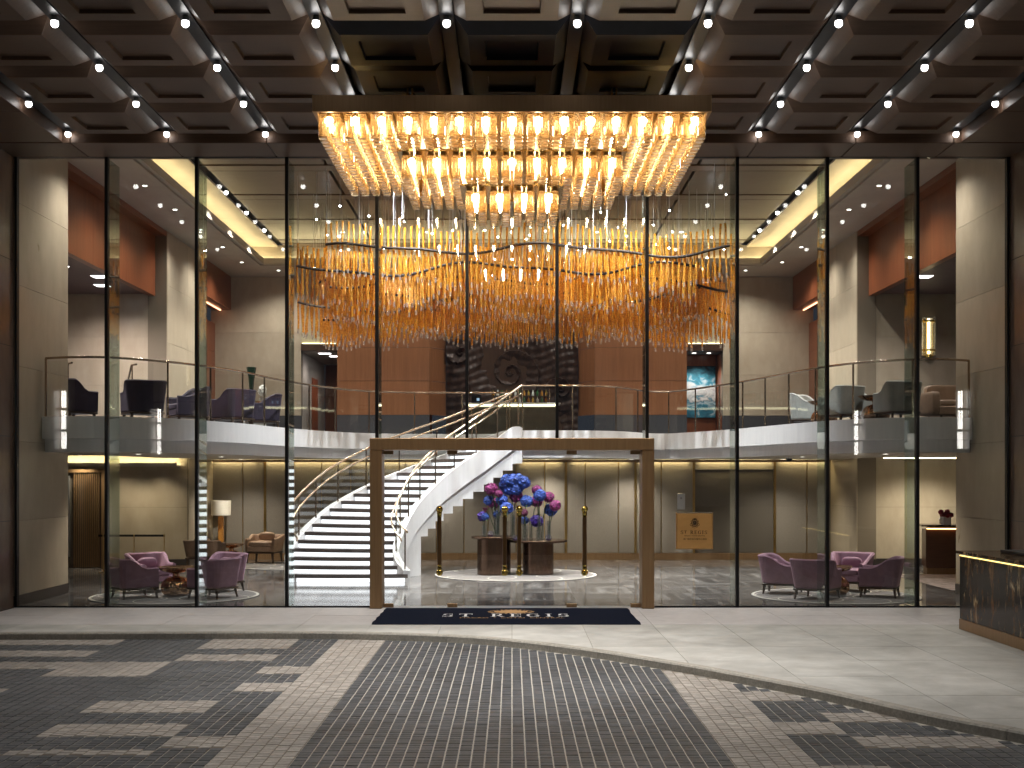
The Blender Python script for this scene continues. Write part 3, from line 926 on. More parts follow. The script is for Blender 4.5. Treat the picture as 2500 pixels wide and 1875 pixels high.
# square brass sign on the glass
sg = thing('hotel_sign', 'square gold sign with dark crest and lettering on the glass beside the doors', 'sign', (3.395, FY-.012, 1.43))
h = .345; b_ = .022; t = -.035
mb = MB()
mb.mi = 0; mb.quad((-h+b_,t,-h+b_),(h-b_,t,-h+b_),(h-b_,t,h-b_),(-h+b_,t,h-b_))
mb.mi = 1
mb.quad((-h,-.004,h),(-h+b_,t,h-b_),(h-b_,t,h-b_),(h,-.004,h))
mb.mi = 0
mb.quad((-h,-.004,-h),(h,-.004,-h),(h-b_,t,-h+b_),(-h+b_,t,-h+b_))
mb.quad((-h,-.004,-h),(-h+b_,t,-h+b_),(-h+b_,t,h-b_),(-h,-.004,h))
mb.quad((h,-.004,-h),(h,-.004,h),(h-b_,t,h-b_),(h-b_,t,-h+b_))
mb.quad((-h,-.004,-h),(-h,-.004,h),(h,-.004,h),(h,-.004,-h))
mb.build('plate', [M_SIGNGOLD, M_SIGNLIT], sg)
mb = MB(); crest(mb, lambda u,v: (u, t-.002, .145+v), .085); mb.build('crest', M_SIGNINK, sg, kind='stuff')
mb = MB(); mb.poly([(.042*cos(2*pi*i/20), t-.0012, .145+.05*sin(2*pi*i/20)) for i in range(20)]); mb.build('crest_field', pmat('crest_shade',(.14,.085,.04),rough=.5), sg)
spell('St REGIS', .066, .058, .30, lambda u,v: (u-.262, t-.002, -.062+v), M_SIGNINK, sg)
text_mesh('small_lettering', 'MACAO • COTAI CENTRAL', .030, M_SIGNINK, sg, (0,t-.002,-.094), (pi/2,0,0), sx=1.05)
text_mesh('chinese_lettering', '澳门瑞吉金沙城中心酒店', .040, M_SIGNINK, sg, (.005,t-.002,-.157), (pi/2,0,0))
# ================================================================== LOBBY FLOOR
IZ = 9.05                                     # low lobby ceiling
BY = 35.8                                     # lower back wall
UY = 40.7                                     # upper back wall
fl = struct('floor', 'polished grey veined marble lobby floor laid in alternating tiles')
tm = {}
TS = 1.32
nx = 24
for ix in range(-13, 13):
    for iy in range(0, 10):
        x0 = ix*TS*.95; x1 = x0+TS*.95
        y0 = FY+.13+iy*TS; y1 = min(y0+TS, BY+.4)
        if y1-y0 < .1: continue
        turn = (ix+iy) % 2
        key = (round(y1-y0,3), turn)
        if key not in tm:
            w_, d_ = (x1-x0)/2-.0015, (y1-y0)/2-.0015
            if turn: w_, d_ = d_, w_
            m_ = MB(); m_.cbox(-w_, w_, -d_, d_, -.03, 0, .001); tm[key] = m_.mesh('floor_tile', M_FLOOR)
        link('floor_tile', tm[key], fl, ((x0+x1)/2,(y0+y1)/2,-.001), pi/2 if turn else 0)
MB().box(-17,17,FY+.11,42,-.2,-.012).build('bed', M_DARKGAP, fl)

# ================================================================== LOBBY WALLS
def stone_wall(name, label, u0, u1, z_list, fixed, axis, face, mat, nu=None, gap=.0035, thick=.025, back=.25, joints=None, backmat=None):
    """wall of stone panels; axis 'x' = runs along X at Y=fixed, axis 'y' = runs along Y at X=fixed; face = direction the panels look (+1/-1)"""
    w = struct(name, label)
    us = joints or [lerp(u0,u1,i/(nu or max(1,round((u1-u0)/1.5)))) for i in range((nu or max(1,round((u1-u0)/1.5)))+1)]
    bk0, bk1 = sorted((fixed-face*(thick+.001), fixed-face*(thick+back)))
    bb = MB()
    if axis == 'x': bb.box(u0, u1, bk0, bk1, z_list[0], z_list[-1])
    else: bb.box(bk0, bk1, u0, u1, z_list[0], z_list[-1])
    bb.build('backing', backmat or M_DARKGAP, w)
    p0, p1 = sorted((fixed, fixed-face*thick))
    for a, b in zip(us, us[1:]):
        for z0, z1 in zip(z_list, z_list[1:]):
            mb = MB()
            if axis == 'x': mb.box(a+gap, b-gap, p0, p1, z0+gap, z1-gap)
            else: mb.box(p0, p1, a+gap, b-gap, z0+gap, z1-gap)
            mb.build('stone_panel', mat, w)
    return w
SX = 9.3
ZS = [.2,1.6,3.1,4.52,6.05,7.6,IZ]
M_BEIGEGAP = pmat('stone_joint', (.20,.165,.12), rough=.8)
for sgn, nm in ((-1,'left'),(1,'right')):
    side = 'on the %s' % nm
    # pier beside the glass
    w = stone_wall('wall_'+nm+'_front_pier', 'beige limestone pier beside the glass front '+side, FY+.11, 25.7, ZS, sgn*SX, 'y', -sgn, M_BEIGE, nu=1, back=.7, backmat=M_BEIGEGAP)
    a, b = sorted((sgn*(SX-.012), sgn*(SX+.2))); MB().box(a,b,FY+.11,25.715,0,.198).build('plinth', M_PLINTH, w)
    # end face of that pier (turns into the recess)
    # second pier and upper side wall
    w = stone_wall('wall_'+nm+'_rear_pier', 'beige limestone pier at the back of the lobby '+side, 33.1, 37.3, ZS[2:], sgn*SX, 'y', -sgn, M_BEIGE, nu=2, back=.5, backmat=M_BEIGEGAP)
    if sgn < 0:
        w = stone_wall('wall_left_lower_block', 'lower limestone block behind the mauve chairs on the left', 33.11, BY, [.2,1.6,3.0], -8.72, 'y', 1, M_BEIGE, nu=1, back=.3, backmat=M_BEIGEGAP)
        MB().box(-8.95,-8.705,33.1,BY,0,.198).build('plinth', M_PLINTH, w)
        w = stone_wall('wall_left_recess', 'limestone wall at the end of the left recess below the gallery', -12.5, -8.76, [.2,1.6,3.0], 33.1, 'x', -1, M_BEIGE, joints=[-12.5,-10.8,-8.76], back=.3, backmat=M_BEIGEGAP)
        MB().box(-12.5,-8.72,33.085,33.3,0,.198).build('plinth', M_PLINTH, w)
        stone_wall('wall_left_recess_upper', 'mauve lit stone wall at the end of the upper left recess', -15, -9.34, [3.62,4.9,6.2,7.35,IZ], 33.12, 'x', -1, M_BEIGE, nu=2, back=.3, backmat=M_BEIGEGAP)
    else:
        stone_wall('wall_right_rear_pier_lower', 'lower half of the limestone pier at the back right', 33.1, BY+1.2, [.2,1.6,3.0], SX, 'y', -1, M_BEIGE, nu=1, back=.5, backmat=M_BEIGEGAP)
        w = stone_wall('wall_right_recess', 'brightly lit limestone wall behind the reception desk', 9.34, 15, [.2,1.6,3.0], 33.4, 'x', -1, M_BEIGE, nu=2, back=.3, backmat=M_BEIGEGAP)
        MB().box(9.3,15,33.385,33.6,0,.198).build('plinth', M_PLINTH, w)
        stone_wall('wall_right_recess_upper', 'limestone wall carrying the wall lamp on the upper right', 9.34, 15, [3.62,4.9,6.2,7.35,IZ], 33.12, 'x', -1, M_BEIGE, nu=2, back=.3, backmat=M_BEIGEGAP)
    # recess outer wall, soffit, lintel
    a, b = sorted((sgn*14.6, sgn*14.9))
    w = struct('wall_'+nm+'_recess_side', 'limestone side wall far inside the recess '+side)
    MB().box(a,b,24.5,33.4,0,IZ).build('wall_face', M_BEIGE, w)
    a, b = sorted((sgn*(SX+.05), sgn*14.8))
    MB().box(a,b,24.5,25.69,0,IZ).build('return_face', M_BEIGE, w)
    a, b = sorted((sgn*9.62, sgn*9.80))
    ln = struct('bulkhead_'+nm, 'red veneered bulkhead over the recess opening '+side)
    for j in range(3):
        MB().box(a, b, lerp(25.72,33.08,j/3)+.003, lerp(25.72,33.08,(j+1)/3)-.003, 7.30, IZ).build('veneer_panel', M_ORANGE, ln)
    a, b = sorted((sgn*9.81, sgn*14.6))
    MB().box(a, b, 25.72, 33.1, 7.36, 7.44).build('soffit', pmat('recess_soffit_'+nm,(.11,.07,.075),(.14,.09,.09),rough=.5), ln)
    a, b = sorted((sgn*9.32, sgn*9.615))
    MB().box(a, b, 25.72, 33.08, IZ-.14, IZ).build('head_trim', M_ORANGE, ln)
    for q, (px_, py_) in enumerate(((10.15,27.2),(10.55,28.6),(10.15,30.2),(10.55,31.6))):
        if sgn > 0 and q != 2: continue
        o = thing('recess_downlight', 'square flush lamp in the %s recess soffit, %s from the glass' % (nm, ordinal(q)), 'downlight', (sgn*px_, py_, 7.352), group='recess lamps')
        MB().box(-.17,.17,-.17,.17,-.006,0).build('lens', L_PANEL, o)
        MB().box(-.19,.19,-.19,.19,0.0005,.006).build('trim_plate', M_BLACK, o)
        spot_lamp(o, (0,0,-.02), 520, 150, .9, (1,.85,.84), .15)
    # red veneered niche beyond the rear pier
    n_ = struct('niche_'+nm, 'red veneered niche beside the rear pier '+side)
    a, b = sorted((sgn*(SX+.02), sgn*(SX+.14)))
    for z0, z1 in ((3.62,5.05),(5.06,6.55),(6.56,7.5)):
        a2, b2 = sorted((sgn*(SX+.55), sgn*(SX+.65)))
        MB().box(a2, b2, 37.31, UY, z0, z1).build('veneer_panel', M_ORANGE, n_)
    MB().box(a, b, 37.31, UY, 7.95, IZ).build('head_panel', M_ORANGE, n_)
    a2, b2 = sorted((sgn*(SX+.15), sgn*(SX+.6)))
    MB().box(a2, b2, 37.31, UY, 7.95, 8.05).build('niche_soffit', M_ORANGE, n_)
    MB().box(sgn*(SX+.35)-.02, sgn*(SX+.35)+.02, 37.4, UY-.1, 7.92, 7.945).build('niche_strip', emat('niche_strip_'+nm,(1,.42,.22),4), n_)
    # upper back wall: stone, corridor opening, tan veneer
    sx0, sx1 = sorted((sgn*7.0, sgn*(SX+.7)))
    w = stone_wall('wall_'+nm+'_upper_back', 'beige limestone upper back wall '+side, sx0, sx1, [4.45,5.8,7.2,IZ], UY, 'x', -1, M_BEIGE, nu=1, back=.3, backmat=M_BEIGEGAP)
    MB().box(sx0, sx1, UY-.02, UY+.2, 3.5, 4.445).build('dark_base', M_CARPETD, w)
    w = struct('wall_'+nm+'_veneer', 'tan veneered upper wall beside the bronze relief '+side)
    zz = [4.47,5.60,6.71,7.85,IZ]
    for z0, z1 in zip(zz, zz[1:]):
        for x0, x1 in ((2.74,5.80),):
            a, b = sorted((sgn*x0, sgn*x1))
            MB().box(a+.003, b-.003, UY-.025, UY, z0+.006, z1-.006).build('veneer_panel', M_BROWN, w)
        P0, P1 = (sgn*2.738, UY-.02), (sgn*2.24, UY+.85)
        mb = MB(); mb.quad((*P0,z0+.006),(*P1,z0+.006),(*P1,z1-.006),(*P0,z1-.006)); mb.build('veneer_return', M_BROWN, w)
    a, b = sorted((sgn*2.74, sgn*5.8))
    MB().box(a, b, UY+.001, UY+.2, 3.5, IZ).build('backing', M_DARKGAP, w)
    MB().box(a, b, UY-.04, UY-.0005, 3.5, 4.465).build('dark_base', M_CARPETD, w)
    # corridor behind the opening
    co = struct('corridor_'+nm, 'lit corridor opening in the upper back wall '+side)
    a, b = sorted((sgn*5.8, sgn*7.0))
    MB().box(a+.003, b-.003, UY+.02, UY+.06, 6.84, 8.2).build('fabric_panel', pmat('lit_fabric_'+nm,(.34,.30,.19),(.44,.39,.26),rough=.8,nscale=30), co)
    MB().box(a, b, UY-.03, UY+.3, 6.60, 6.83).build('lintel', M_WOODLEG, co)
    MB().box(a+.05, b-.05, UY-.02, UY+.012, 6.835, 6.85).build('lintel_strip', emat('lintel_strip_'+nm,(1,.86,.5),6), co)
    MB().box(a, b, UY-.02, UY+.3, 8.2, IZ).build('upper_panel', M_BEIGE, co)
    if sgn < 0:
        MB().box(-7.35,-7.02,UY+.31,46,3.5,6.6).build('side_wall', M_CREAM, co)
        MB().box(-7.0,-3.0,46,46.2,3.5,6.6).build('end_wall', M_ORANGE, co)
        MB().box(-7.02,-6.99,43.0,44.2,3.62,5.9).build('corridor_door', pmat('corridor_door_veneer',(.30,.07,.02),(.36,.09,.03),rough=.4), co)
        MB().box(-7.3,-3,UY+.31,46,6.605,6.7).build('corridor_ceiling', M_CREAM, co)
    else:
        MB().box(7.02,7.35,UY+.31,44,3.5,6.6).build('side_wall', M_ORANGE, co)
        MB().box(3.0,7.0,42.1,42.3,3.5,6.6).build('end_wall', M_ORANGE, co)
        MB().box(3,7.3,UY+.31,44,6.605,6.7).build('corridor_ceiling', pmat('corridor_grey',(.20,.18,.17),rough=.6), co)

for q in range(4):
    o = thing('corridor_downlight', 'square flush lamp in the left corridor ceiling, %s from the lobby' % ordinal(q), 'downlight', (-6.25+.22*q-.1, 41.6+1.0*q, 6.598), group='corridor lamps')
    MB().box(-.2,.2,-.14,.14,-.006,0).build('lens', L_PANEL, o)
    MB().box(-.22,.22,-.16,.16,.0005,.005).build('trim_plate', M_BLACK, o)
    if q % 2 == 0: spot_lamp(o, (0,0,-.03), 80, 150, .9, (1,.9,.9), .15)
for q in range(2):
    o = thing('corridor_downlight', 'small round downlight above the seascape painting, %s one' % ('left','right')[q], 'downlight', (6.15+.5*q, 41.45, 6.598), group='painting lamps')
    MB().lathe([(.001,-.004),(.07,-.004),(.075,0)], 14).build('lens', L_DOWN, o)
    MB().lathe([(.076,-.006),(.095,-.006),(.095,0)], 14).build('trim_ring', M_SILVER, o)
    if q == 0: spot_lamp(o, (.2,-.1,-.03), 150, 120, .8, (1,.95,.9), .06)

# bronze relief between the veneered walls
NXR, NZR = 120, 96
rel = MB()
x0, x1, z0, z1 = -2.22, 2.22, 3.7, 7.9
def relief(x, z):
    h = 0
    for cx, cz, R_, tw, sg_ in ((-.05,5.95,1.55,3.2,1),(1.65,5.35,.75,3.0,-1),(-1.75,6.6,.8,2.6,1),(.1,3.4,2.0,2.2,-1)):
        dx, dz = x-cx, z-cz
        r = sqrt(dx*dx+dz*dz)
        if r < R_:
            a = atan2(dz, dx)*sg_
            ph = (math.log(r+.04)*tw*2*pi/3.2 + a)/(2*pi)
            fr = ph-math.floor(ph)
            h += .16*(1-r/R_)**.3*(fr**2) + .012*sin(a*40+r*12)*(1-r/R_)
    h += .03*sin(x*3.1+sin(z*2.2)*1.4) + .018*sin(x*17+z*2+3*sin(z*1.7)) + .014*sin(z*23+4*sin(x*2.3))
    return h
for j in range(NZR+1):
    for i in range(NXR+1):
        x = lerp(x0,x1,i/NXR); z = lerp(z0,z1,j/NZR)
        rel.v.append((x, UY+.82-relief(x,z)-.10*sin(x*1.6+z*.8), z))
for j in range(NZR):
    for i in range(NXR):
        n = j*(NXR+1)+i; rel.f.append((n,n+1,n+NXR+2,n+NXR+1)); rel.m.append(0)
rt = thing('bronze_relief', 'dark bronze wall relief with big carved spirals behind the bar', 'relief', (0,0,0))
rel.build('carved_face', M_SCULPT, rt, smooth=True)
MB().box(-2.23,2.23,UY+.84,UY+.95,3.6,IZ).build('backboard', M_WOODLEG, rt)

# lower back wall: fabric panels between gold strips, cove above
lw = struct('wall_lower_back', 'grey fabric panelled wall with gold strips below the gallery')
strips = [-9.2,-7.85,-7.2,-6.35,-5.55,-4.7,-3.9,-3.1,-2.2,-1.4,-.7,.12,.95,1.57,2.13,3.1,3.6,4.35,5.30,7.66,8.6,9.3]
for a, b in zip(strips, strips[1:]):
    door = abs(a-5.30) < .01
    if door:
        MB().cbox(a+.02, b-.02, BY-.0, BY+.05, .2, 2.62, .004).build('door_panel', M_DOORPANEL, lw)
        MB().cbox(a+.02, b-.02, BY-.03, BY+.05, 2.63, 2.93, .004).build('fabric_panel', M_FABRICWALL, lw)
    else:
        wide = [(a,b)]
        for p, q in wide:
            MB().cbox(p+.012, q-.012, BY-.03, BY+.05, .2, 2.93, .006).build('fabric_panel', M_FABRICWALL, lw)
for x in strips[1:-1]:
    big = any(abs(x-t) < .01 for t in (5.30,7.66,-7.2,1.57,3.6))
    w_ = .035 if big else .009
    MB().box(x-w_, x+w_, BY-.055 if big else BY-.035, BY+.02, .2, 2.95).build('gold_strip', M_GOLD, lw)
MB().box(-9.2,9.3,BY+.051,BY+.3,0,3.0).build('backing', M_DARKGAP, lw)
MB().box(-8.7,9.28,BY-.06,BY+.05,0,.197).build('skirting', M_BRONZE, lw)
for a, b in ((-7.3,-4.8),(-8.7,-7.45),(-4.7,-2.4),(.2,1.45),(1.7,3.4),(3.7,5.2),(5.4,7.6),(7.75,9.2)):
    MB().box(a+.04, b-.04, BY-.12, BY-.09, 2.895, 2.912).build('wash_strip', L_LOWCOVE, lw)
MB().box(-8.7,9.25,BY-.19,BY-.17,2.845,2.918).build('cove_lip', M_BRONZE, lw)
pl = thing('call_plate', 'small silver plate with a dark crest on the fabric wall', 'wall plate', (4.93, BY-.034, 1.50))
MB().cbox(-.115,.115,-.012,0,-.03,.43,.006).build('plate', M_SILVER, pl)
mb = MB(); crest(mb, lambda u,v: (u,-.0135,.30+v), .032); mb.build('crest', M_SIGNINK, pl, kind='stuff')

# ================================================================== GALLERY SLAB (first floor)
EDGE_L = [(-9.29,24.25),(-8.6,24.0),(-7.94,24.05),(-7.2,24.7),(-6.6,25.7),(-6.0,27.4),(-5.72,29.0),(-5.35,30.6),(-4.85,32.2),(-4.0,33.6),(-2.6,34.25),(-1.0,34.32),(.25,34.32)]
EDGE_M = [(.27,31.62),(1.2,31.58),(2.1,31.72),(2.8,32.15),(3.3,32.9),(3.75,33.7),(4.3,33.9)]
EDGE_R = [(4.3,33.9),(4.75,33.0),(5.2,31.8),(5.6,30.5),(6.05,28.6),(6.5,26.6),(7.1,25.2),(7.9,24.55),(8.6,24.45),(9.29,24.75)]
cl = catmull(EDGE_L, 6); cr = catmull(EDGE_M[:-1]+EDGE_R, 6)
EDGE = cl + cr
gal = struct('gallery_slab', 'curved white gallery slab sweeping round the lobby at first floor')
ZF, ZM, ZL = 3.62, 3.18, 2.92
inner = offset(cl, .16) + offset(cr, .16)
inner[0] = (-9.29, inner[0][1]); inner[-1] = (9.29, inner[-1][1])
mb = MB(); mb.strip(EDGE, ZM, ZF); mb.build('fascia', M_WHITE, gal, smooth=30)
mb = MB(); mb.strip(inner, ZL, ZM)
mb.build('lower_fascia', M_WHITE, gal, smooth=30)
mb = MB()
for i in range(len(EDGE)-1):
    mb.quad((*EDGE[i],ZM),(*inner[i],ZM),(*inner[i+1],ZM),(*EDGE[i+1],ZM))
mb.build('fascia_step', M_WHITE, gal)
def fill_to_back(pts, z, yb, up):
    mb = MB()
    for a, b in zip(pts, pts[1:]):
        q = [(*a,z),(*b,z),(b[0],yb,z),(a[0],yb,z)]
        if abs(a[0]-b[0]) > 1e-4: mb.poly(q if up else q[::-1])
    return mb
fill_to_back(EDGE, ZF, 41.6, True).build('gallery_floor', M_CARPETD, gal)
fill_to_back(inner, ZL, 36, False).build('lower_ceiling', M_CREAM, gal)
for sgn in (-1,1):
    a, b = sorted((sgn*9.29, sgn*14.6))
    MB().box(a,b,24.9,33.4,3.0,ZF-.001).build('recess_floor', M_CARPETD, gal)
MB().box(-12,12,36,41.6,3.0,ZF-.02).build('rear_floor', M_CARPETD, gal)

# glass balustrade along the gallery edge
bal = thing('gallery_balustrade', 'glass balustrade with slim bronze handrail along the curved gallery edge', 'balustrade', (0,0,0))
def balustrade(pts, zf, h, parent, step, r=.024, rail_mat=M_RAIL, first=True, last=True):
    ac = [0]
    for a, b in zip(pts, pts[1:]): ac.append(ac[-1]+sqrt((b[0]-a[0])**2+(b[1]-a[1])**2))
    at = lambda s: (interp(list(zip(ac,[p[0] for p in pts])),s), interp(list(zip(ac,[p[1] for p in pts])),s))
    Lt = ac[-1]; n = max(1, round(Lt/step))
    MB().tube([(x,y,zf+h) for x,y in pts], r, 8).build('handrail', rail_mat, parent, smooth=True)
    for i in range(n+1):
        if (i == 0 and not first) or (i == n and not last): continue
        x, y = at(Lt*i/n)
        MB().box(x-.017,x+.017,y-.017,y+.017,zf,zf+h-.01).build('post', rail_mat, parent)
    for i in range(n):
        mb = MB()
        P = [at(lerp(Lt*i/n+.04, Lt*(i+1)/n-.04, k/4)) for k in range(5)]
        mb.strip(P, zf+.03, zf+h-.06)
        mb.build('glass_panel', G_BAL, parent)
inset = lambda p: offset(p, .07)
bl = inset(cl); bl[0] = (-9.24, bl[0][1]); balustrade(bl[:-2], ZF, 1.16, bal, 1.32)
br = inset(cr); br[-1] = (9.24, br[-1][1]); balustrade(br, ZF, 1.16, bal, 1.32)

# ================================================================== LOBBY CEILING
ce = struct('lobby_ceiling', 'cream lobby ceiling with glowing cove round a veneered tray')
TX, TY0, TY1 = 7.74, 24.4, 38.1
TZ = 9.65
mb = MB()
mb.box(-SX-.7,-TX,FY+.1,UY+.3,IZ,IZ+.10).box(TX,SX+.7,FY+.1,UY+.3,IZ,IZ+.10).box(-TX,TX,FY+.1,TY0,IZ,IZ+.10).box(-TX,TX,TY1,UY+1,IZ,IZ+.10)
mb.build('perimeter', M_CREAM, ce)
# moulded lip round the tray
mb = MB()
for k, (d, z) in enumerate(((.42,IZ-.055),)):
    o_ = TX+d
    mb.box(-o_,-TX-.10,TY0-d,TY1+d,z,IZ-.0005).box(TX+.10,o_,TY0-d,TY1+d,z,IZ-.0005).box(-TX-.10,TX+.10,TY1+.10,TY1+d,z,IZ-.0005).box(-TX-.10,TX+.10,TY0-d,TY0-.10,z,IZ-.0005)
mb.build('moulding', M_CREAM, ce)
mb = MB()
mb.box(-TX-.03,-TX+.03,TY0,TY1,IZ-.03,IZ+.16).box(TX-.03,TX+.03,TY0,TY1,IZ-.03,IZ+.16).box(-TX+.03,TX-.03,TY1-.03,TY1+.03,IZ-.03,IZ+.16).box(-TX+.03,TX-.03,TY0-.03,TY0+.03,IZ-.03,IZ+.16)
mb.build('cove_lip', M_CREAM, ce)
CX = TX+.46
mb = MB()
mb.box(-CX-.05,-CX,TY0-.4,TY1+.46,IZ+.1,TZ).box(CX,CX+.05,TY0-.4,TY1+.46,IZ+.1,TZ).box(-CX,CX,TY1+.46,TY1+.5,IZ+.1,TZ).box(-CX,CX,TY0-.45,TY0-.4,IZ+.1,TZ)
mb.build('cove_wall', M_CREAM, ce)
for nm, q in (('a',(-TX-.43,-TX-.38,TY0-.2,TY1+.38)),('b',(TX+.38,TX+.43,TY0-.2,TY1+.38)),('c',(-TX-.37,TX+.37,TY1+.38,TY1+.43))):
    MB().box(*q, IZ+.115, IZ+.14).build('cove_strip', L_COVE, ce)
IX = 7.27
mb = MB()
mb.box(-CX,-IX-.1,TY0-.4,TY1+.46,TZ,TZ+.05).box(IX+.1,CX,TY0-.4,TY1+.46,TZ,TZ+.05).box(-IX-.1,IX+.1,38.75,TY1+.46,TZ,TZ+.05)
mb.build('tray_margin', M_CREAM, ce)
MB().box(-IX-.2,IX+.2,FY+.12,38.9,TZ+.14,TZ+.3).build('tray_back', M_DARKGAP, ce)
ys = [FY+.2,25.4,25.95,28.4,28.95,31.4,31.95,34.4,34.95,37.4,37.95,38.62]
for j, (y0, y1) in enumerate(zip(ys, ys[1:])):
    nxp = 5
    off_ = 0
    for i in range(nxp):
        x0 = lerp(-IX+.10, IX-.10, i/nxp); x1 = lerp(-IX+.10, IX-.10, (i+1)/nxp)
        narrow = (y1-y0) < .8
        if narrow and i > 0: continue
        if narrow: x1 = IX-.10
        MB().cbox(x0+.035, x1-.035, y0+.035, y1-.035, TZ+(-.012 if narrow else 0.0), TZ+.12, .004).build('tray_panel', M_LOBBYPANEL, ce)
MB().box(-SX-.9,SX+.9,FY+.03,FY+.10,8.37,9.95).build('front_bulkhead', M_CANOPY, ce)

# slot spotlights in the lobby ceiling
for sgn, nm in ((-1,'left'),(1,'right')):
    for q in range(3):
        o = thing('slot_spotlight', 'small spotlight in the %s slot of the lobby ceiling, %s from the glass' % (nm, ordinal(q)), 'spotlight', (sgn*(IX), 31.2+2.4*q, TZ+.02), group='lobby slot spotlights')
        link('housing', hous, o); link('lens', lens, o)
        spot_lamp(o, (0,0,-.09), P_INT_SPOT*1.5, 96, .9, (1,.93,.86), .05)
for q, (x, y) in enumerate(((-2.5,26.6),(2.5,26.6),(-2.5,36.2),(2.5,36.2),(-5,36.2),(5,36.2))):  # added as general lobby fill; the front pair tilts towards the back
    o = thing('tray_fill_light', 'added round fill light in the veneered tray, %s of six counted from the front left' % ordinal(q), 'downlight', (x,y,TZ-.008), group='added tray fill lights')
    MB().lathe([(.001,-.004),(.06,-.004),(.065,.0)], 14).build('lens', L_DOWN, o)
    MB().lathe([(.066,-.007),(.09,-.007),(.09,.001)], 14).build('trim_ring', M_SILVER, o)
    spot_lamp(o, (0,0,-.03), P_INT_SPOT*(4.2 if q < 2 else 1.6), 110, .9, (.96,.97,1.0) if q < 2 else (1,.92,.84), .05, (radians(24),0,0) if q < 2 else (0,0,0))
for sgn, nm in ((-1,'left'),(1,'right')):  # added along the rim to brighten the side walls
    for q in range(6):
        o = thing('rim_fill_light', 'small added fill light in the cream rim at the %s, %s from the glass' % (nm, ordinal(q)), 'downlight', (sgn*8.35, 25.4+2.5*q, IZ-.001), group='added rim fill lights')
        MB().lathe([(.001,-.004),(.05,-.004),(.055,.0)], 14).build('lens', L_DOWN, o)
        MB().lathe([(.056,-.006),(.072,-.006),(.072,-.001)], 14).build('trim_ring', M_SILVER, o)
        spot_lamp(o, (0,0,-.03), P_INT_SPOT*.42, 140, 1.0, (1,.93,.86), .05)
for q in range(6):  # more added fill, for the upper back wall
    o = thing('rim_fill_light', 'small added fill light in the cream rim along the back wall, %s from the left' % ordinal(q), 'downlight', (-7.5+3.0*q, 39.4, IZ-.001), group='added rim fill lights')
    MB().lathe([(.001,-.004),(.05,-.004),(.055,.0)], 14).build('lens', L_DOWN, o)
    MB().lathe([(.056,-.006),(.072,-.006),(.072,-.001)], 14).build('trim_ring', M_SILVER, o)
    spot_lamp(o, (0,0,-.03), P_INT_SPOT*.42, 140, 1.0, (1,.93,.86), .05)
# downlights under the gallery (in its cream soffit)
q = 0
for x, y in ((-8.1,26.6),(-7.2,30.4),(-7.6,34.4),(8.1,26.6),(7.2,30.4),(7.6,34.4),(1.0,35.0),(3.4,34.9),(-2.4,35.1)):
    o = thing('gallery_downlight', 'round downlight under the gallery slab, %s of nine counted from the left front' % ordinal(q), 'downlight', (x,y,ZL-.001), group='gallery soffit downlights')
    MB().lathe([(.001,-.004),(.05,-.004),(.055,.0)], 14).build('lens', L_DOWN, o)
    MB().lathe([(.056,-.006),(.075,-.006),(.075,-.001)], 14).build('trim_ring', M_SILVER, o)
    spot_lamp(o, (0,0,-.03), 240, 125, .9, (1,.9,.78), .05)
    q += 1
M_TREAD = pmat('dark_stone_tread', (.085,.070,.066), (.12,.10,.094), rough=.35, nscale=6)
M_RAILDARK = pmat('dark_bronze_rail', (.010,.007,.005), (.018,.012,.009), rough=.6, spec=.15)
# ================================================================== STAIRCASE
st = thing('staircase', 'white curved staircase with glowing treads and glass sides rising to the gallery', 'staircase', (0,0,0))
NS = 20; RISE = ZF/NS
TH = [(0,180),(.2,167),(.4,151.5),(.6,133),(.8,112.5),(1,95)]
CXs, CYs, RI, RO = .55, 28.3, 3.3, 5.95
def th(t): return radians(interp(TH, t) if t <= 1 else 95-(t-1)*90)
def shift(t): return .34*max(0, 1-t/.16)**2
def sp(t, r):
    a = th(t); return (CXs+r*cos(a)+shift(t), CYs+r*sin(a))
NA = 3
for i in range(NS-1):
    ta, tb = i/NS, (i+1)/NS
    z1 = RISE*(i+1); z0 = z1-.088
    nose = .006
    P = [sp(lerp(ta-nose,tb+.012,k/NA), RI+.02) for k in range(NA+1)]
    Q = [sp(lerp(ta-nose,tb+.012,k/NA), RO-.02) for k in range(NA+1)]
    # front edge bows slightly towards the visitor
    mid = [(lerp(P[0][0],Q[0][0],u)+0, lerp(P[0][1],Q[0][1],u)-.10*sin(pi*u)*(1 if i < 14 else .5)) for u in (.2,.4,.6,.8)]
    mb = MB(); mb.prism(P[:1]+P[1:]+Q[::-1][:-1]+[Q[0]]+mid[::-1], z0, z1); mb.build('tread', M_TREAD, st)
    # glowing riser set back below the tread
    pts = [sp(ta+.001, RI+.02)]+[(x, y+.016) for x, y in mid]+[sp(ta+.001, RO-.02)]
    mb = MB(); mb.strip(pts, RISE*i+.002, z0-.002); mb.build('riser', L_STEP, st)
# body: white soffit cut in steps, closed sides
for i in range(NS):
    ta, tb = i/NS, (i+1)/NS
    zt = RISE*i-.004
    zb = RISE*(i+1)-.85
    if ta < .44: zb = .003
    zb = max(.003, min(zb, zt-.06))
    if zt < .05: continue
    P = [sp(lerp(ta+.001,tb+.001,k/2), RI+.03) for k in range(3)]
    Q = [sp(lerp(ta+.001,tb+.001,k/2), RO-.03) for k in range(3)]
    MB().prism(P+Q[::-1], zb, zt-.003*0).build('soffit_step', M_WHITE, st)
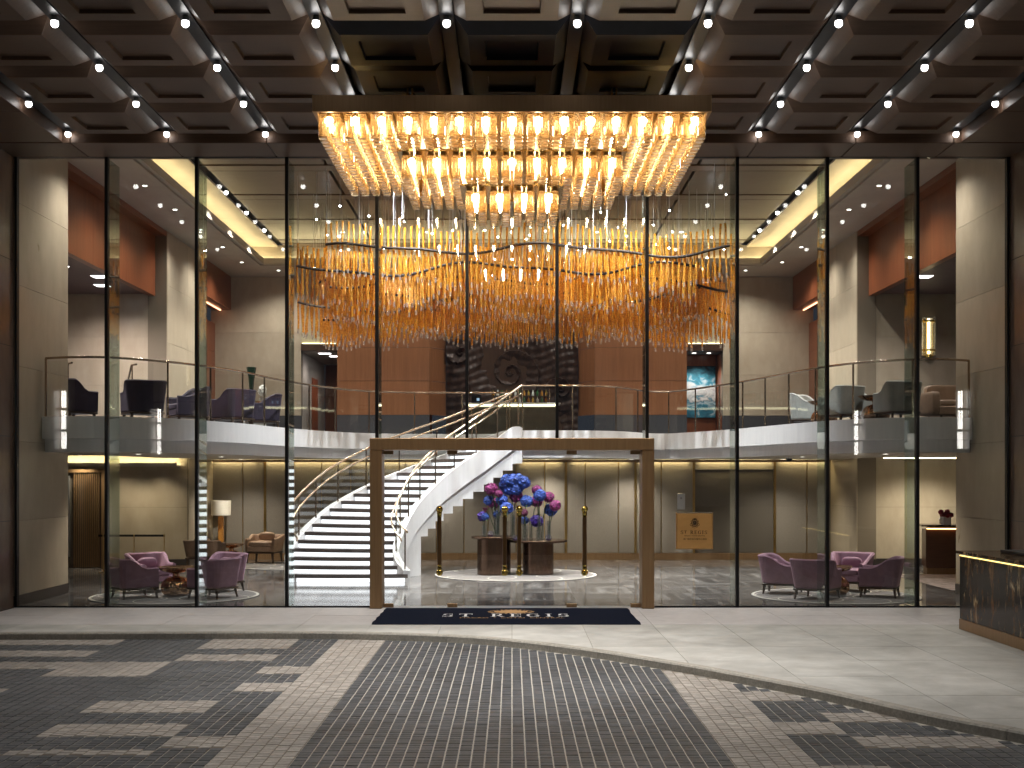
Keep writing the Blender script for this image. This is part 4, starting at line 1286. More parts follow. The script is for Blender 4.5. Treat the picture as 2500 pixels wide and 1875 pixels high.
# stringers: curved white kerbs at both sides
for nm, r0, r1, hh in (('inner_stringer', RI-.06, RI+.10, .27), ('outer_stringer', RO-.10, RO+.06, .20)):
    mb = MB(); K = 60
    rows = []
    for k in range(K+1):
        t = lerp(.0, 1.0, k/K)
        zt = ZF*t+hh if t < .985 else ZF+.06
        zt = min(zt, ZF+.10)
        zb = max(.002, ZF*t-.33)
        a, b = sp(t, r0), sp(t, r1)
        rows.append([(*a,zb),(*a,zt),(*b,zt),(*b,zb)])
    for p, q in zip(rows, rows[1:]):
        for j in range(4):
            j2 = (j+1) % 4
            mb.quad(p[j], p[j2], q[j2], q[j])
    mb.quad(*rows[0]); mb.quad(*rows[-1][::-1])
    mb.build(nm, M_WHITE, st, smooth=35)
# glass, posts, handrails
for r, hh, nmx in ((RI+.02, .27, 'inner'), (RO-.02, .20, 'outer')):
    NP = 9
    for j in range(NP):
        mb = MB(); P = []
        for k in range(6):
            t = lerp(.01+j/NP*.97+.004, .01+(j+1)/NP*.97-.004, k/5)
            P.append((sp(t, r), ZF*t))
        for (a, za), (b, zb) in zip(P, P[1:]):
            mb.quad((*a, za+hh-.03), (*b, zb+hh-.03), (*b, zb+1.10), (*a, za+1.10))
        mb.build('glass_side', G_BAL, st, smooth=40)
    for j in range(NP+1):
        t = .01+j/NP*.97
        x, y = sp(t, r)
        MB().box(x-.016,x+.016,y-.016,y+.016, ZF*t+hh-.02, ZF*t+1.19).build('post', M_RAIL, st)
    K = 70
    rl = []
    for k in range(K+1):
        t = lerp(-.015, 1.0, k/K)
        x, y = sp(max(t,0), r)
        if t < 0: x += .02; y -= .12
        rl.append((x, y, ZF*max(t,-.01)+1.17))
    MB().tube(rl, .027, 8).build('handrail', M_STAIRRAIL, st, smooth=True)
    rr = r+.11 if nmx == 'inner' else r-.11
    rl2 = []
    for k in range(K+1):
        t = lerp(-.02, 1.0, k/K)
        x, y = sp(max(t,0), rr)
        if t < 0: y -= .16
        rl2.append((x, y, ZF*max(t,-.01)+.98))
    MB().tube(rl2, .021, 8).build('grab_rail', M_STAIRRAIL, st, smooth=True)
    for j in range(1, NP):
        t = .01+j/NP*.97
        a, b = sp(t, r), sp(t, rr)
        MB().tube([(*a, ZF*t+.93), ((a[0]+b[0])/2,(a[1]+b[1])/2, ZF*t+.88), (*b, ZF*t+.96)], .008, 6).build('rail_bracket', M_RAIL, st)

# ================================================================== CANOPY CHANDELIER
ch = thing('canopy_chandelier', 'large tiered chandelier of ribbed amber glass tubes hanging outside above the entrance', 'chandelier', (0,19.47,7.7))
SPC = .188
colx = [(-14.5+i)*SPC for i in range(30)]
rowy = [(-9.5+i)*SPC for i in range(20)]
MB().cbox(-2.86,2.86,-1.92,-1.86,-.04,.20,.006).cbox(-2.86,2.86,1.86,1.92,-.04,.20,.006).cbox(-2.86,-2.80,-1.859,1.859,-.04,.20,.006).cbox(2.80,2.86,-1.859,1.859,-.04,.20,.006).build('frame', M_BRONZE, ch)
M_CHGOLD = pmat('chandelier_gold_plate', (.40,.27,.09), (.50,.34,.12), rough=.25, metal=.9)
MB().box(-2.799,2.799,-1.859,1.859,.05,.08).build('top_plate', M_CHGOLD, ch)
MB().box(-1.72,1.72,-1.14,1.14,-.40,-.36).build('middle_plate', M_CHGOLD, ch)
MB().box(-.80,.80,-.62,.62,-.80,-.76).build('bottom_plate', M_CHGOLD, ch)
for x in (-1.62,1.62):
    for d in (-.035,.035):
        MB().tube([(x+d,0,.08),(x+d,0,1.05)], .014, 8).build('hanger', M_GOLD, ch)
    MB().tube([(x*.985,0,.85),(x*.62,.2,.2)], .012, 6).build('stay', M_BLACK, ch)
for x, y, z in ((0,-.70,-.44),(-1.38,-.9,-.40),(1.38,-.9,-.40)):
    MB().lathe([(.001,-.62),(.03,-.60),(.012,-.56),(.028,-.53),(.028,-.36),(.02,-.34),(.02,0)], 10, x, y, z).build('finial', M_AMBERSTEM, ch, smooth=True)
# tube with a bronze collar, ribbed side and thick clear foot
tb_ = MB(); n = 14
for i in range(n):
    a0, a1 = 2*pi*i/n, 2*pi*(i+1)/n
    am = (a0+a1)/2
    R = .064
    p0 = (R*cos(a0), R*sin(a0)); p1 = (R*.93*cos(am), R*.93*sin(am)); p2 = (R*cos(a1), R*sin(a1))
    for a, b in ((p0,p1),(p1,p2)):
        tb_.mi = 0; tb_.quad((*a,-.36),(*b,-.36),(*b,-.045),(*a,-.045))
tb_.mi = 1; tb_.lathe([(.001,0),(.045,0),(.055,-.044),(.001,-.046)], 12)
tb_.mi = 2; tb_.lathe([(.064,-.36),(.067,-.366),(.064,-.372),(.058,-.376),(.066,-.382),(.06,-.392),(.001,-.392)], 14)
tubem = tb_.mesh('glass_tube', [G_TUBE, M_BRONZE, G_FOOT])
tubes = []
for ci, x in enumerate(colx):
    for ri, y in enumerate(rowy):
        t2 = 6 <= ci <= 23 and 4 <= ri <= 15
        t3 = 11 <= ci <= 18 and 7 <= ri <= 12
        tier = 3 if t3 else 2 if t2 else 1
        z = {1: -.002, 2: -.402, 3: -.802}[tier]
        edge = min(ci, 29-ci, ri)
        score = (4-tier)*10 + edge if tier < 3 else 0
        tubes.append((score if tier != 2 else 1+min(ci-6, 23-ci, ri-4)*.5, x, y, z))
tubes.sort(key=lambda q: q[0])
for s_, x, y, z in tubes[:300]:
    link('glass_tube', tubem, ch, (x,y,z), random.uniform(0,6))
rest = MB()
for s_, x, y, z in tubes[300:]:
    b0 = len(rest.v)
    rest.v += [(vx+x, vy+y, vz+z) for vx, vy, vz in tb_.v]
    rest.f += [tuple(b0+i for i in f) for f in tb_.f]; rest.m += tb_.m
rest.build('inner_glass_tubes', [G_TUBE, M_BRONZE, G_FOOT], ch, kind='stuff')
bu = MB(); bu.mi = 0
bu.lathe([(.001,-.075),(.014,-.078),(.027,-.10),(.031,-.125),(.024,-.165),(.010,-.205),(.001,-.215)], 10)
bu.mi = 1; bu.lathe([(.001,0),(.026,0),(.030,-.035),(.018,-.05),(.018,-.078),(.001,-.079)], 10)
bulbm = bu.mesh('candle_bulb', [L_BULB, M_GOLD], True)
for ci in range(0, 30, 2):
    for ri in range(0, 20, 2):
        t2 = 6 <= ci <= 23 and 4 <= ri <= 15
        t3 = 11 <= ci <= 18 and 7 <= ri <= 12
        if t3: continue
        z = -.402 if t2 else -.002
        link('candle_bulb', bulbm, ch, (colx[ci]+SPC/2, rowy[ri]+(-.02 if ri == 0 else 0), z))
for ci in range(11, 19, 2):
    for ri in (7,9,11):
        link('candle_bulb', bulbm, ch, (colx[ci]+SPC/2, rowy[ri], -.802))

# ================================================================== LOBBY CHANDELIER
lc = thing('lobby_chandelier', 'huge wavy chandelier of hanging amber glass rods inside the lobby', 'chandelier', (0,0,0))
def dz(y_px, Y): return 2.45+(1028-y_px)*Y/2650
rails = []   # (depth Y, mean picture height, half-width in m on both sides, wave amplitude, phase, rod length, spacing)
for Y, ym, xl, xr, amp, ph, L, sp_ in (
        (28.2, 537, -4.35, 5.08, .125, 0.3, 1.15, .135),
        (29.2, 579, -5.15, 4.40, .135, 2.6, 1.18, .130),
        (30.0, 602, -4.60, 5.40, .14, 4.2, 1.12, .128),
        (30.8, 633, -4.60, 4.85, .15, 1.2, 1.12, .125),
        (31.6, 656, -5.55, 5.75, .16, 3.2, 1.15, .125),
        (32.4, 612, -5.30, 5.60, .15, 0.9, 1.10, .125),
        (33.2, 672, -5.30, 5.40, .14, 5.4, 1.05, .125)):
    rails.append((Y, ym, xl, xr, amp, ph, L, sp_))
rod = MB()
# hammered amber rod, slightly crooked, with a clear drop at its foot
NR = 7
path, tap = [], []
for k in range(9):
    z = .5-1.0*k/8
    path.append((.010*sin(k*1.1), .010*cos(k*.9), z)); tap.append(.0255*(1+.10*sin(k*2.3)))
rod.mi = 0; rod.tube(path, .022, NR, True, tap)
rod.mi = 1; rod.tube([(path[-1][0],path[-1][1],-.5),(path[-1][0]+.004,path[-1][1],-.56),(path[-1][0]+.010,path[-1][1],-.60)], .02, NR, True, [.0262,.026,.02])
rodm = rod.mesh('amber_rod', [G_ROD, G_TIP], True)
rods = []
leds = []
for ri, (Y, ym, xl, xr, amp, ph, L, sp_) in enumerate(rails):
    zc = dz(ym, Y)
    rp = []
    n = int((xr-xl)/.25)
    zf = lambda x: zc + 1.25*amp*sin(x*1.25+ph) + .35*amp*sin(x*2.7+ph*2)
    yf = lambda x: Y + .35*sin(x*.9+ph) + .02*x*x
    for i in range(n+1):
        x = lerp(xl, xr, i/n); rp.append((x, yf(x), zf(x)))
    MB().tube([(a,b-.05,c) for a,b,c in rp], .034, 6).build('rail', M_RAILDARK, lc, smooth=True)
    m_ = int((xr-xl)/sp_)
    for i in range(m_+1):
        x = lerp(xl, xr, i/m_)
        up = L*(.45 if ri < 2 else .40)
        zt = zf(x)+up+random.uniform(-.05,.05)
        rods.append((ri, x, yf(x)+.02, zt, L*random.uniform(.95,1.04), i))
        # a second, staggered rod behind for the dense lower rails
        if ri >= 1:
            rods.append((ri+3, x+sp_*.5, yf(x)+.22, zt-.10+random.uniform(-.08,.08), L*random.uniform(.95,1.04), i))
    for i in range(0, m_, 6):
        x = lerp(xl, xr, i/m_)
        MB().tube([(x,yf(x),zf(x)),(x,yf(x),TZ)], .0055, 5, False).build('suspension_wire', M_SILVER, lc)
    for i in range(3, m_, 9):
        leds.append((lerp(xl,xr,i/m_)+random.uniform(-.2,.2), yf(0)+random.uniform(-.5,.5), min(TZ-.12, zf(0)+L*.5+random.uniform(.15,.75))))
rods.sort(key=lambda q: q[0])
for ri, x, y, zt, L, i in rods[:300]:
    o = link('amber_rod', rodm, lc, (x, y, zt-L/2), random.uniform(0,6.3))
    o.rotation_euler = (random.uniform(-.03,.03), random.uniform(-.035,.035), random.uniform(0,6.3)); o.scale = (1,1,L)
rest = MB()
for ri, x, y, zt, L, i in rods[300:]:
    b0 = len(rest.v); a = random.uniform(0,6.3); tx, ty = random.uniform(-.03,.03), random.uniform(-.03,.03)
    for vx, vy, vz in rod.v:
        rest.v.append((x+vx*cos(a)-vy*sin(a)+tx*vz*L, y+vx*sin(a)+vy*cos(a)+ty*vz*L, zt-L/2+vz*L))
    rest.f += [tuple(b0+j for j in f) for f in rod.f]; rest.m += rod.m
rest.build('rear_amber_rods', [G_ROD, G_TIP], lc, True, kind='stuff')
lb = MB(); lb.ball(0,0,0,.015,8,6); ledm = lb.mesh('pin_light', L_LED, True)
wm = MB(); wm.tube([(0,0,.02),(0,0,1.0)], .004, 5, False)
for x, y, z in leds:
    p = link('pin_light', ledm, lc, (x,y,z))
    spot_lamp(p, (0,0,-.02), 150, 75, .8, (1,.93,.82), .02)
    MB().tube([(0,0,.015),(0,0,TZ-z)], .0045, 5, False).build('pin_wire', M_SILVER, p)
# ================================================================== ARMCHAIRS
def chair_meshes(kind, fab):
    """upholstered tub chair; front looks along +Y"""
    d = {}
    if kind == 'square':
        Wd, D, hb, ha, zb, lean, leg = .36, .36, .80, .60, .215, .085, .21
    elif kind == 'tan':
        Wd, D, hb, ha, zb, lean, leg = .38, .36, .72, .64, .30, .06, .29
    else:
        Wd, D, hb, ha, zb, lean, leg = .35, .36, .84, .62, .20, .05, .19
    rc = .11
    path = [(Wd, D), (Wd, D*.35), (Wd, 0), (Wd, -D*.4)]
    for k in range(5):
        a = lerp(0, -pi/2, k/4); path.append((Wd-rc+rc*cos(a), -D+rc+rc*sin(a)))
    path += [(Wd*.3, -D), (0, -D)]
    path = path + [(-x, y) for x, y in path[::-1][1:]]
    t = .075
    mb = MB(); rows = []
    for i, (x, y) in enumerate(path):
        a = path[max(0,i-1)]; b = path[min(len(path)-1,i+1)]
        dx, dy = b[0]-a[0], b[1]-a[1]; L = sqrt(dx*dx+dy*dy)
        nx_, ny_ = dy/L*-1, dx/L          # left of the path
        # path runs front-right -> back -> front-left : outward is to the left-hand negative
        ox, oy = -nx_, -ny_
        if ox*x+oy*(y+.001) < 0 and abs(x) > .05: ox, oy = -ox, -oy
        if abs(x) <= .2 and y < 0: ox, oy = 0, -1
        bk = sst(D*.35, -D*.75, y)
        zt = lerp(ha, hb, bk)
        ln = lean*bk
        O = lambda off, z, le: (x+ox*(off+le*(z-zb)/(hb-zb)), y+oy*(off+le*(z-zb)/(hb-zb)), z)
        rows.append([O(-.015, zb, ln+.02), O(0, zb+.03, ln+.02), O(0, (zb+zt)/2, ln+.02), O(0, zt-.025, ln+.02), O(-.02, zt, ln+.02), O(-t+.02, zt, ln+.02), O(-t, zt-.03, ln+.02), O(-t, .33, ln)])
    for p, q in zip(rows, rows[1:]):
        for j in range(7):
            mb.quad(p[j], q[j], q[j+1], p[j+1])
    for r in (rows[0], rows[-1]):
        mb.poly(r if r is rows[0] else r[::-1])
    d['shell'] = (mb.mesh('shell', fab, 50), True)
    # piping along the upper edge
    mb = MB(); mb.tube([tuple(r[3]) for r in rows], .009, 6); d['piping'] = (mb.mesh('piping', fab, True), True)
    mb = MB(); mb.cbox(-Wd+t-.01, Wd-t+.01, -D+.05, D+.012, zb+.005, zb+.14, .015); d['seat_base'] = (mb.mesh('seat_base', fab), True)
    mb = MB(); mb.cushion(-Wd+t+.004, Wd-t-.004, -D+.07, D+.028, zb+.13, zb+.27, .28); d['seat_cushion'] = (mb.mesh('seat_cushion', fab, True), True)
    mb = MB(); mb.cushion(-.22,.22,-.06,.06,-.12,.12,.55)
    d['pillow'] = (mb.mesh('pillow', fab, True), False)
    mb = MB(); mb.cbox(-Wd-.0, Wd+.0, -D+.0, D+.008, zb-.04, zb-.002, .008); d['plinth_frame'] = (mb.mesh('plinth_frame', M_WOODLEG), True)
    mb = MB(); mb.tube([(0,0,0),(0,0,leg-.03)], .02, 6, True, [.019,.034]); d['leg'] = (mb.mesh('leg', M_WOODLEG), True)
    lm_ = MB()
    lm_.v = [(x+.03,y+.03,z) if z < .01 else (x,y,z) for x,y,z in mb.v]; lm_.f = mb.f; lm_.m = mb.m
    d['leg'] = (lm_.mesh('leg', M_WOODLEG), True)
    d['dims'] = (Wd, D, zb, leg)
    return d
CH = {'mauve': chair_meshes('square', M_PURPLE), 'aubergine': chair_meshes('tall', M_DPURPLE), 'silver': chair_meshes('tall', M_SILVERFAB), 'tan': chair_meshes('tan', M_TAN), 'brown': chair_meshes('tan', M_DTAN)}
def armchair(key, label, x, y, z, rz, group, pillow=True, scale=1.0):
    d = CH[key]; Wd, D, zb, leg = d['dims']
    o = thing('armchair', label, 'armchair', (x,y,z), rz, group)
    o.scale = (scale,)*3
    for nm in ('shell','piping','seat_base','seat_cushion','plinth_frame'):
        link(nm, d[nm][0], o)
    for sx_, sy_ in ((1,1),(-1,1),(-1,-1),(1,-1)):
        l = link('leg', d['leg'][0], o, (sx_*(Wd-.06), sy_*(D-.05), 0)); l.scale = (sx_, sy_, 1)
    if pillow:
        p = link('pillow', d['pillow'][0], o, (0, -D+.17, zb+.37)); p.rotation_euler = (-.28,0,0)
    return o
def face(x, y, tx, ty): return atan2(ty-y, tx-x)-pi/2

# copper tables: a shallow bowl over a ribbed globe
def bowl_table(label, x, y, z, group, s=1.0):
    o = thing('side_table', label, 'side table', (x,y,z), 0, group); o.scale = (s,s,s)
    mb = MB(); mb.lathe([(.001,.475),(.06,.47),(.20,.482),(.30,.52),(.365,.57),(.385,.59),(.375,.592),(.34,.575),(.001,.572)], 40, lobes=12, amp=.05, lobe_fn=lambda q: sst(.47,.55,q)*(1-sst(.57,.59,q)))
    mb.build('bowl_top', M_COPPER, o, smooth=True)
    mb = MB(); mb.lathe([(.001,.40),(.07,.40),(.065,.44),(.085,.475),(.001,.476)], 20); mb.build('neck', M_COPPER, o, smooth=True)
    pr = [(max(.001,.30*sin(pi*(.06+.94*k/12))), .205-.205*cos(pi*(.06+.94*k/12))) for k in range(12)]
    pr = [(.16,0),(.22,.02),(.275,.08),(.30,.16),(.295,.22),(.26,.30),(.20,.36),(.12,.395),(.05,.405),(.001,.405)]
    mb = MB(); mb.lathe(pr, 64, lobes=14, amp=.09); mb.build('globe_base', M_COPPER, o, smooth=80)
    return o

def rug(label, x, y, r, z=.004, seed=1):
    o = thing('rug', label, 'rug', (x,y,z))
    mb = MB(); mb.prism([(r*cos(2*pi*i/72), r*sin(2*pi*i/72)) for i in range(72)], 0, .010); mb.build('pile', M_RUG, o)
    def band(cx, cy, ra, t, zz=.0125, clip=True, n=56):
        mb = MB()
        for i in range(n):
            a, b = 2*pi*i/n, 2*pi*(i+1)/n
            q = [(cx+ra*cos(a),cy+ra*sin(a)),(cx+ra*cos(b),cy+ra*sin(b)),(cx+(ra-t)*cos(b),cy+(ra-t)*sin(b)),(cx+(ra-t)*cos(a),cy+(ra-t)*sin(a))]
            if clip and any(u*u+v*v > (r-.03)**2 for u, v in q): continue
            mb.poly([(u,v,zz) for u,v in q])
        mb.build('woven_line', M_RUGLINE, o)
    band(0,0,r-.01,.055, clip=False)
    rs = random.Random(seed)
    for k in range(7):
        a = 2*pi*k/7+.4; q = r*.62
        band(q*cos(a), q*sin(a), r*rs.uniform(.30,.46), .026, .0128+.0006*k)
    return o

GR = 'mauve chairs in the right lobby group'
rug('round grey rug with ivory rings under the right group of mauve chairs', 6.58, 24.98, 1.68)
for (x, y, lab) in ((5.62,25.5,'mauve velvet armchair at the left rear of the right seating group'),(6.05,24.32,'mauve velvet armchair seen from behind in front of the right copper table'),(7.15,26.0,'mauve velvet armchair with pillow facing the doors behind the right copper table'),(7.42,24.75,'mauve velvet armchair at the far right of the right seating group')):
    armchair('mauve', lab, x, y, .018, face(x,y,6.6,25.1), GR)
bowl_table('mirror copper bowl table among the four right mauve chairs', 6.58, 25.05, .018, 'copper tables')
GL = 'mauve chairs in the left lobby group'
rug('round grey rug with ivory rings under the left group of mauve chairs', -6.85, 24.95, 1.68, seed=2)
for (x, y, lab) in ((-7.55,24.55,'mauve velvet armchair nearest the glass at the left of the left group'),(-7.6,25.85,'mauve velvet armchair at the back left of the left group'),(-5.98,24.55,'mauve velvet armchair with slanted back at the right of the left group'),(-6.15,25.9,'mauve velvet armchair at the back right of the left group')):
    armchair('mauve', lab, x, y, .018, face(x,y,-6.8,25.0)+(.1 if y < 25 else 0), GL)
bowl_table('mirror copper bowl table among the four left mauve chairs', -6.80, 24.85, .018, 'copper tables')

rug('round grey rug below the tan armchair by the fabric wall', -6.1, 33.4, 1.5, seed=3)
armchair('tan', 'tan armchair with back pillow standing against the fabric wall', -6.95, 34.45, .004, pi-.15, None, True, 1.1)
armchair('brown', 'dark brown armchair beside the floor lamp turned away from the glass', -8.05, 32.2, .002, -.1, None, True, 1.08)
bowl_table('small bronze bowl table between the tan and brown armchairs', -7.80, 34.1, .002, 'copper tables', .95)
lamp = thing('floor_lamp', 'floor lamp with white drum shade on an amber glass stem', 'floor lamp', (-8.36,35.25,0.001))
MB().lathe([(.001,0),(.17,0),(.17,.025),(.001,.03)], 24).build('base', M_BRASS, lamp, smooth=True)
MB().cbox(-.075,.075,-.075,.075,.03,1.28,.02).build('stem', M_AMBERSTEM, lamp)
MB().tube([(0,0,1.28),(0,0,1.62)], .012, 8).build('rod', M_BRASS, lamp)
mb = MB(); mb.lathe([(.275,1.32),(.285,1.74),(.280,1.74),(.270,1.32)], 32); mb.build('lamp_shade', pmat('linen_shade',(.62,.58,.50),(.68,.64,.56),rough=.8), lamp, smooth=True)
MB().ball(0,0,1.50,.045,10,8).build('bulb', emat('lamp_bulb',(1,.75,.42),14), lamp)

# ---------------------------------------------------------------- gallery seating
GU = 'aubergine chairs on the left gallery'
for x, y, rz, lab in ((-9.55,26.6,-.5,'dark aubergine armchair furthest left on the gallery'),
                      (-8.1,26.9,.55,'dark aubergine armchair seen from behind on the gallery above the left table'),
                      (-7.55,28.6,2.2,'dark aubergine armchair turned sideways behind the gallery rail'),
                      (-6.75,29.6,1.0,'dark aubergine armchair below the white orchid on the gallery'),
                      (-6.35,31.2,1.9,'dark aubergine armchair nearest the corridor on the left gallery')):
    armchair('aubergine', lab, x, y, ZF, rz, GU, False, 1.08)
GS = 'silver chairs on the right gallery'
for x, y, rz, lab in ((7.25,29.9,-2.2,'silver armchair with open arms nearest the painting on the gallery'),
                      (7.4,27.6,.5,'silver armchair seen from behind in the middle of the right gallery'),
                      (8.2,28.3,-2.0,'silver armchair partly hidden behind the middle one on the right gallery'),
                      (8.25,26.3,.25,'silver armchair with curved high back nearest the glass on the gallery')):
    armchair('silver', lab, x, y, ZF, rz, GS, False, 1.0)
for x, y, lab in ((7.35,28.9,'copper globe table behind the open silver armchair on the gallery'),(8.0,27.0,'copper globe table beside the high-backed silver armchair')):
    bowl_table(lab, x, y, ZF, 'copper tables')
so = thing('sofa', 'tan sofa with cushion at the far right of the gallery', 'sofa', (10.0,26.9,ZF), .1)
MB().cbox(-.85,.85,-.38,.36,.14,.34,.03).build('base', M_TAN, so)
MB().cushion(-.8,.0,-.30,.38,.33,.48,.25).build('seat_cushion', M_TAN, so, smooth=True)
MB().cushion(.0,.8,-.30,.38,.33,.48,.25).build('seat_cushion', M_TAN, so, smooth=True)
MB().cushion(-.85,.85,.22,.42,.30,.84,.22).build('backrest', M_TAN, so, smooth=True)
for s_ in (-1,1):
    MB().cushion(s_*.88-.09,s_*.88+.09,-.38,.40,.14,.66,.25).build('arm', M_TAN, so, smooth=True)
    for yy in (-.3,.3): MB().tube([(s_*.75,yy,0),(s_*.75,yy,.15)], .025, 8).build('leg', M_WOODLEG, so)
# console with orchid and tall black vase
cs = thing('console_table', 'round drum console with gilt rim behind the gallery chairs', 'table', (-7.05,33.6,ZF))
MB().lathe([(.001,0),(.30,0),(.33,.75),(.001,.76)], 28).build('drum', M_SILVERFAB, cs, smooth=True)
MB().lathe([(.001,.765),(.40,.765),(.43,.80),(.42,.85),(.001,.85)], 28).build('gilt_top', M_BRASS, cs, smooth=True)
vs = thing('tall_vase', 'tall black trumpet vase on the drum console', 'vase', (-7.14,33.6,ZF+.852))
MB().lathe([(.001,0),(.09,0),(.06,.05),(.05,.25),(.08,.6),(.14,.95),(.135,.95),(.07,.6),(.04,.25),(.001,.1)], 18).build('vase_body', M_BLACKTRUMPET, vs, smooth=True)

# ================================================================== FLOWERS
def floret_mesh(name, mat, n, r, pet, seed):
    rs = random.Random(seed); mb = MB()
    mb.mi = 1; mb.ball(0,0,0,r*.80,10,8); mb.mi = 0  # dark core puts shade between the florets into the colour
    for i in range(n):
        zz = 1-2*(i+.5)/n; a = i*2.39996
        q = sqrt(max(0,1-zz*zz)); nrm = (q*cos(a), q*sin(a), zz)
        rr = r*rs.uniform(.90,1.06)
        c = [t*rr for t in nrm]
        u = (-nrm[1], nrm[0], 0) if abs(nrm[2]) < .95 else (1,0,0)
        L = sqrt(sum(t*t for t in u)); u = [t/L for t in u]
        v = (nrm[1]*u[2]-nrm[2]*u[1], nrm[2]*u[0]-nrm[0]*u[2], nrm[0]*u[1]-nrm[1]*u[0])
        ph = rs.uniform(0,6.3)
        for k in range(4):
            b = ph+k*pi/2
            e1 = [cos(b)*u[t]+sin(b)*v[t] for t in range(3)]; e2 = [cos(b+pi/2)*u[t]+sin(b+pi/2)*v[t] for t in range(3)]
            lift = pet*rs.uniform(.05,.45)
            P = lambda f, g, h: tuple(c[t]+pet*(f*e1[t]+g*e2[t])+nrm[t]*h for t in range(3))
            mb.quad(P(0,0,0), P(.55,-.45,lift*.7), P(1.05,0,lift), P(.55,.45,lift*.7))
    return mb.mesh(name, [mat, M_STEM])
FM = {'blue': floret_mesh('flower_head', M_BLUEFL, 75, .128, .050, 1), 'pink': floret_mesh('flower_head', M_PINKFL, 75, .128, .050, 2), 'violet': floret_mesh('flower_head', M_VIOFL, 60, .11, .05, 3), 'burg': floret_mesh('flower_head', M_BURGFL, 45, .10, .045, 4),
      'red': floret_mesh('flower_head', M_REDFL, 36, .055, .03, 5), 'white': floret_mesh('flower_head', M_WHITEFL, 50, .08, .035, 6)}
TYd = 30.35
def tz(py): return 2.45-(py-1028)*TYd/2650
def tx(px): return (px-1107)*TYd/2650
# picture of the flower group, in its own zoom (1487 x 1659 over 260 x 290 px)
def fx(u): return tx((1140+u*.17485)*.8848)
def fz(v): return tz((1140+v*.17481)*.8848)
tabs = [('flower_table','round bronze drum table carrying the left half of the flowers', fx(385), TYd-.05, .415, .56, fz(965)),
        ('flower_table','lower round bronze drum table carrying the right half of the flowers', fx(1000), TYd+.05, .385, .72, fz(1018))]
for nm, lab, x, y, r, rt_, zt in tabs:
    o = thing(nm, lab, 'table', (x,y,.018), group='bronze drum tables')
    MB().lathe([(.001,0),(r,0),(r,zt-.075),(.001,zt-.074)], 48).build('drum', M_BRONZEDRUM, o, smooth=40)
    MB().lathe([(.001,zt-.073),(rt_-.01,zt-.073),(rt_,zt-.065),(rt_,zt-.03),(rt_-.008,zt-.02),(.001,zt-.02)], 56).build('table_top', M_BRONZEDRUM, o, smooth=40)
rug('round pale rug with ivory rings under the bronze flower tables', fx(690), TYd, 2.0, seed=5)
flowers = [  # kind, u, v, size, vase u, colour words
 ('pink',345,305,1.0,430,'magenta hydrangea at the upper left of the arrangement'),
 ('pink',450,372,.62,440,'small magenta hydrangea between two blue ones at the left'),
 ('blue',312,470,.85,400,'blue hydrangea at the left edge of the arrangement'),
 ('blue',492,460,1.0,450,'blue hydrangea behind the left magenta one'),
 ('pink',375,508,.95,430,'magenta hydrangea low at the left of the arrangement'),
 ('blue',560,575,1.05,560,'blue hydrangea beside the left door pull'),
 ('blue',425,660,.62,440,'small blue hydrangea low over the left table'),
 ('violet',225,690,.95,240,'violet orchid cluster at the far left over the table'),
 ('blue',265,690,.65,250,'small blue hydrangea in front of the violet orchid'),
 ('pink',690,405,1.12,650,'large magenta hydrangea at the centre under the blue crown'),
 ('blue',838,478,1.0,800,'blue hydrangea right of the centre'),
 ('pink',985,325,.85,1010,'magenta hydrangea at the upper right behind a blue one'),
 ('blue',1020,395,1.0,1010,'blue hydrangea at the upper right'),
 ('pink',985,475,1.0,900,'magenta hydrangea at the right of the centre'),
 ('pink',1145,420,.9,1050,'magenta hydrangea tilted at the right'),
 ('pink',1235,535,.9,1150,'magenta hydrangea at the far right'),
 ('blue',1178,600,1.05,1150,'blue hydrangea at the far right below the magenta one'),
 ('violet',980,755,1.15,990,'large violet orchid cluster over the right table'),
 ('blue',810,748,.70,820,'small blue hydrangea low over the right table'),
 ('burg',800,640,.85,830,'burgundy orchid cluster behind the right door pull')]
big = [(560,190),(640,180),(725,180),(800,215),(545,255),(640,270),(730,260),(590,310),(690,315)]
GF = 'hydrangea stems of the lobby arrangement'
def flower(kind, u, v, s, vu, lab, y, heads=None):
    x, z = fx(u), fz(v); left = u < 640
    zt = tabs[0][6] if left else tabs[1][6]
    vx = fx(vu)
    o = thing('hydrangea', lab, 'flower', (vx, y, zt), group=GF)
    for (hu, hv) in (heads or [(u,v)]):
        hx, hz = fx(hu)-vx, fz(hv)-zt
        h_ = link('flower_head', FM[kind], o, (hx, random.uniform(-.05,.05), hz)); h_.scale = (s*1.08,s*1.08,s); h_.rotation_euler = (random.uniform(-.4,.4), random.uniform(-.4,.4), random.uniform(0,6))
    hx, hz = fx(u)-vx, fz(v)-zt
    MB().tube([(0,0,.05),(hx*.12,0,hz*.4),(hx*.55,0,hz*.78),(hx,0,hz-.05)], .012, 6).build('stem', M_STEM, o, smooth=True)
    for k in range(3):
        a = random.uniform(0,6.3); l = random.uniform(.10,.16)*s
        c = (hx*.8, 0, hz-.10*s)
        mb = MB(); mb.poly([c, (c[0]+l*.5*cos(a)-.03*sin(a), l*.5*sin(a)+.03*cos(a), c[2]+.02), (c[0]+l*cos(a), l*sin(a), c[2]-.05), (c[0]+l*.5*cos(a)+.03*sin(a), l*.5*sin(a)-.03*cos(a), c[2]+.02)])
        mb.build('leaf', M_LEAF, o)
    return o
vz = thing
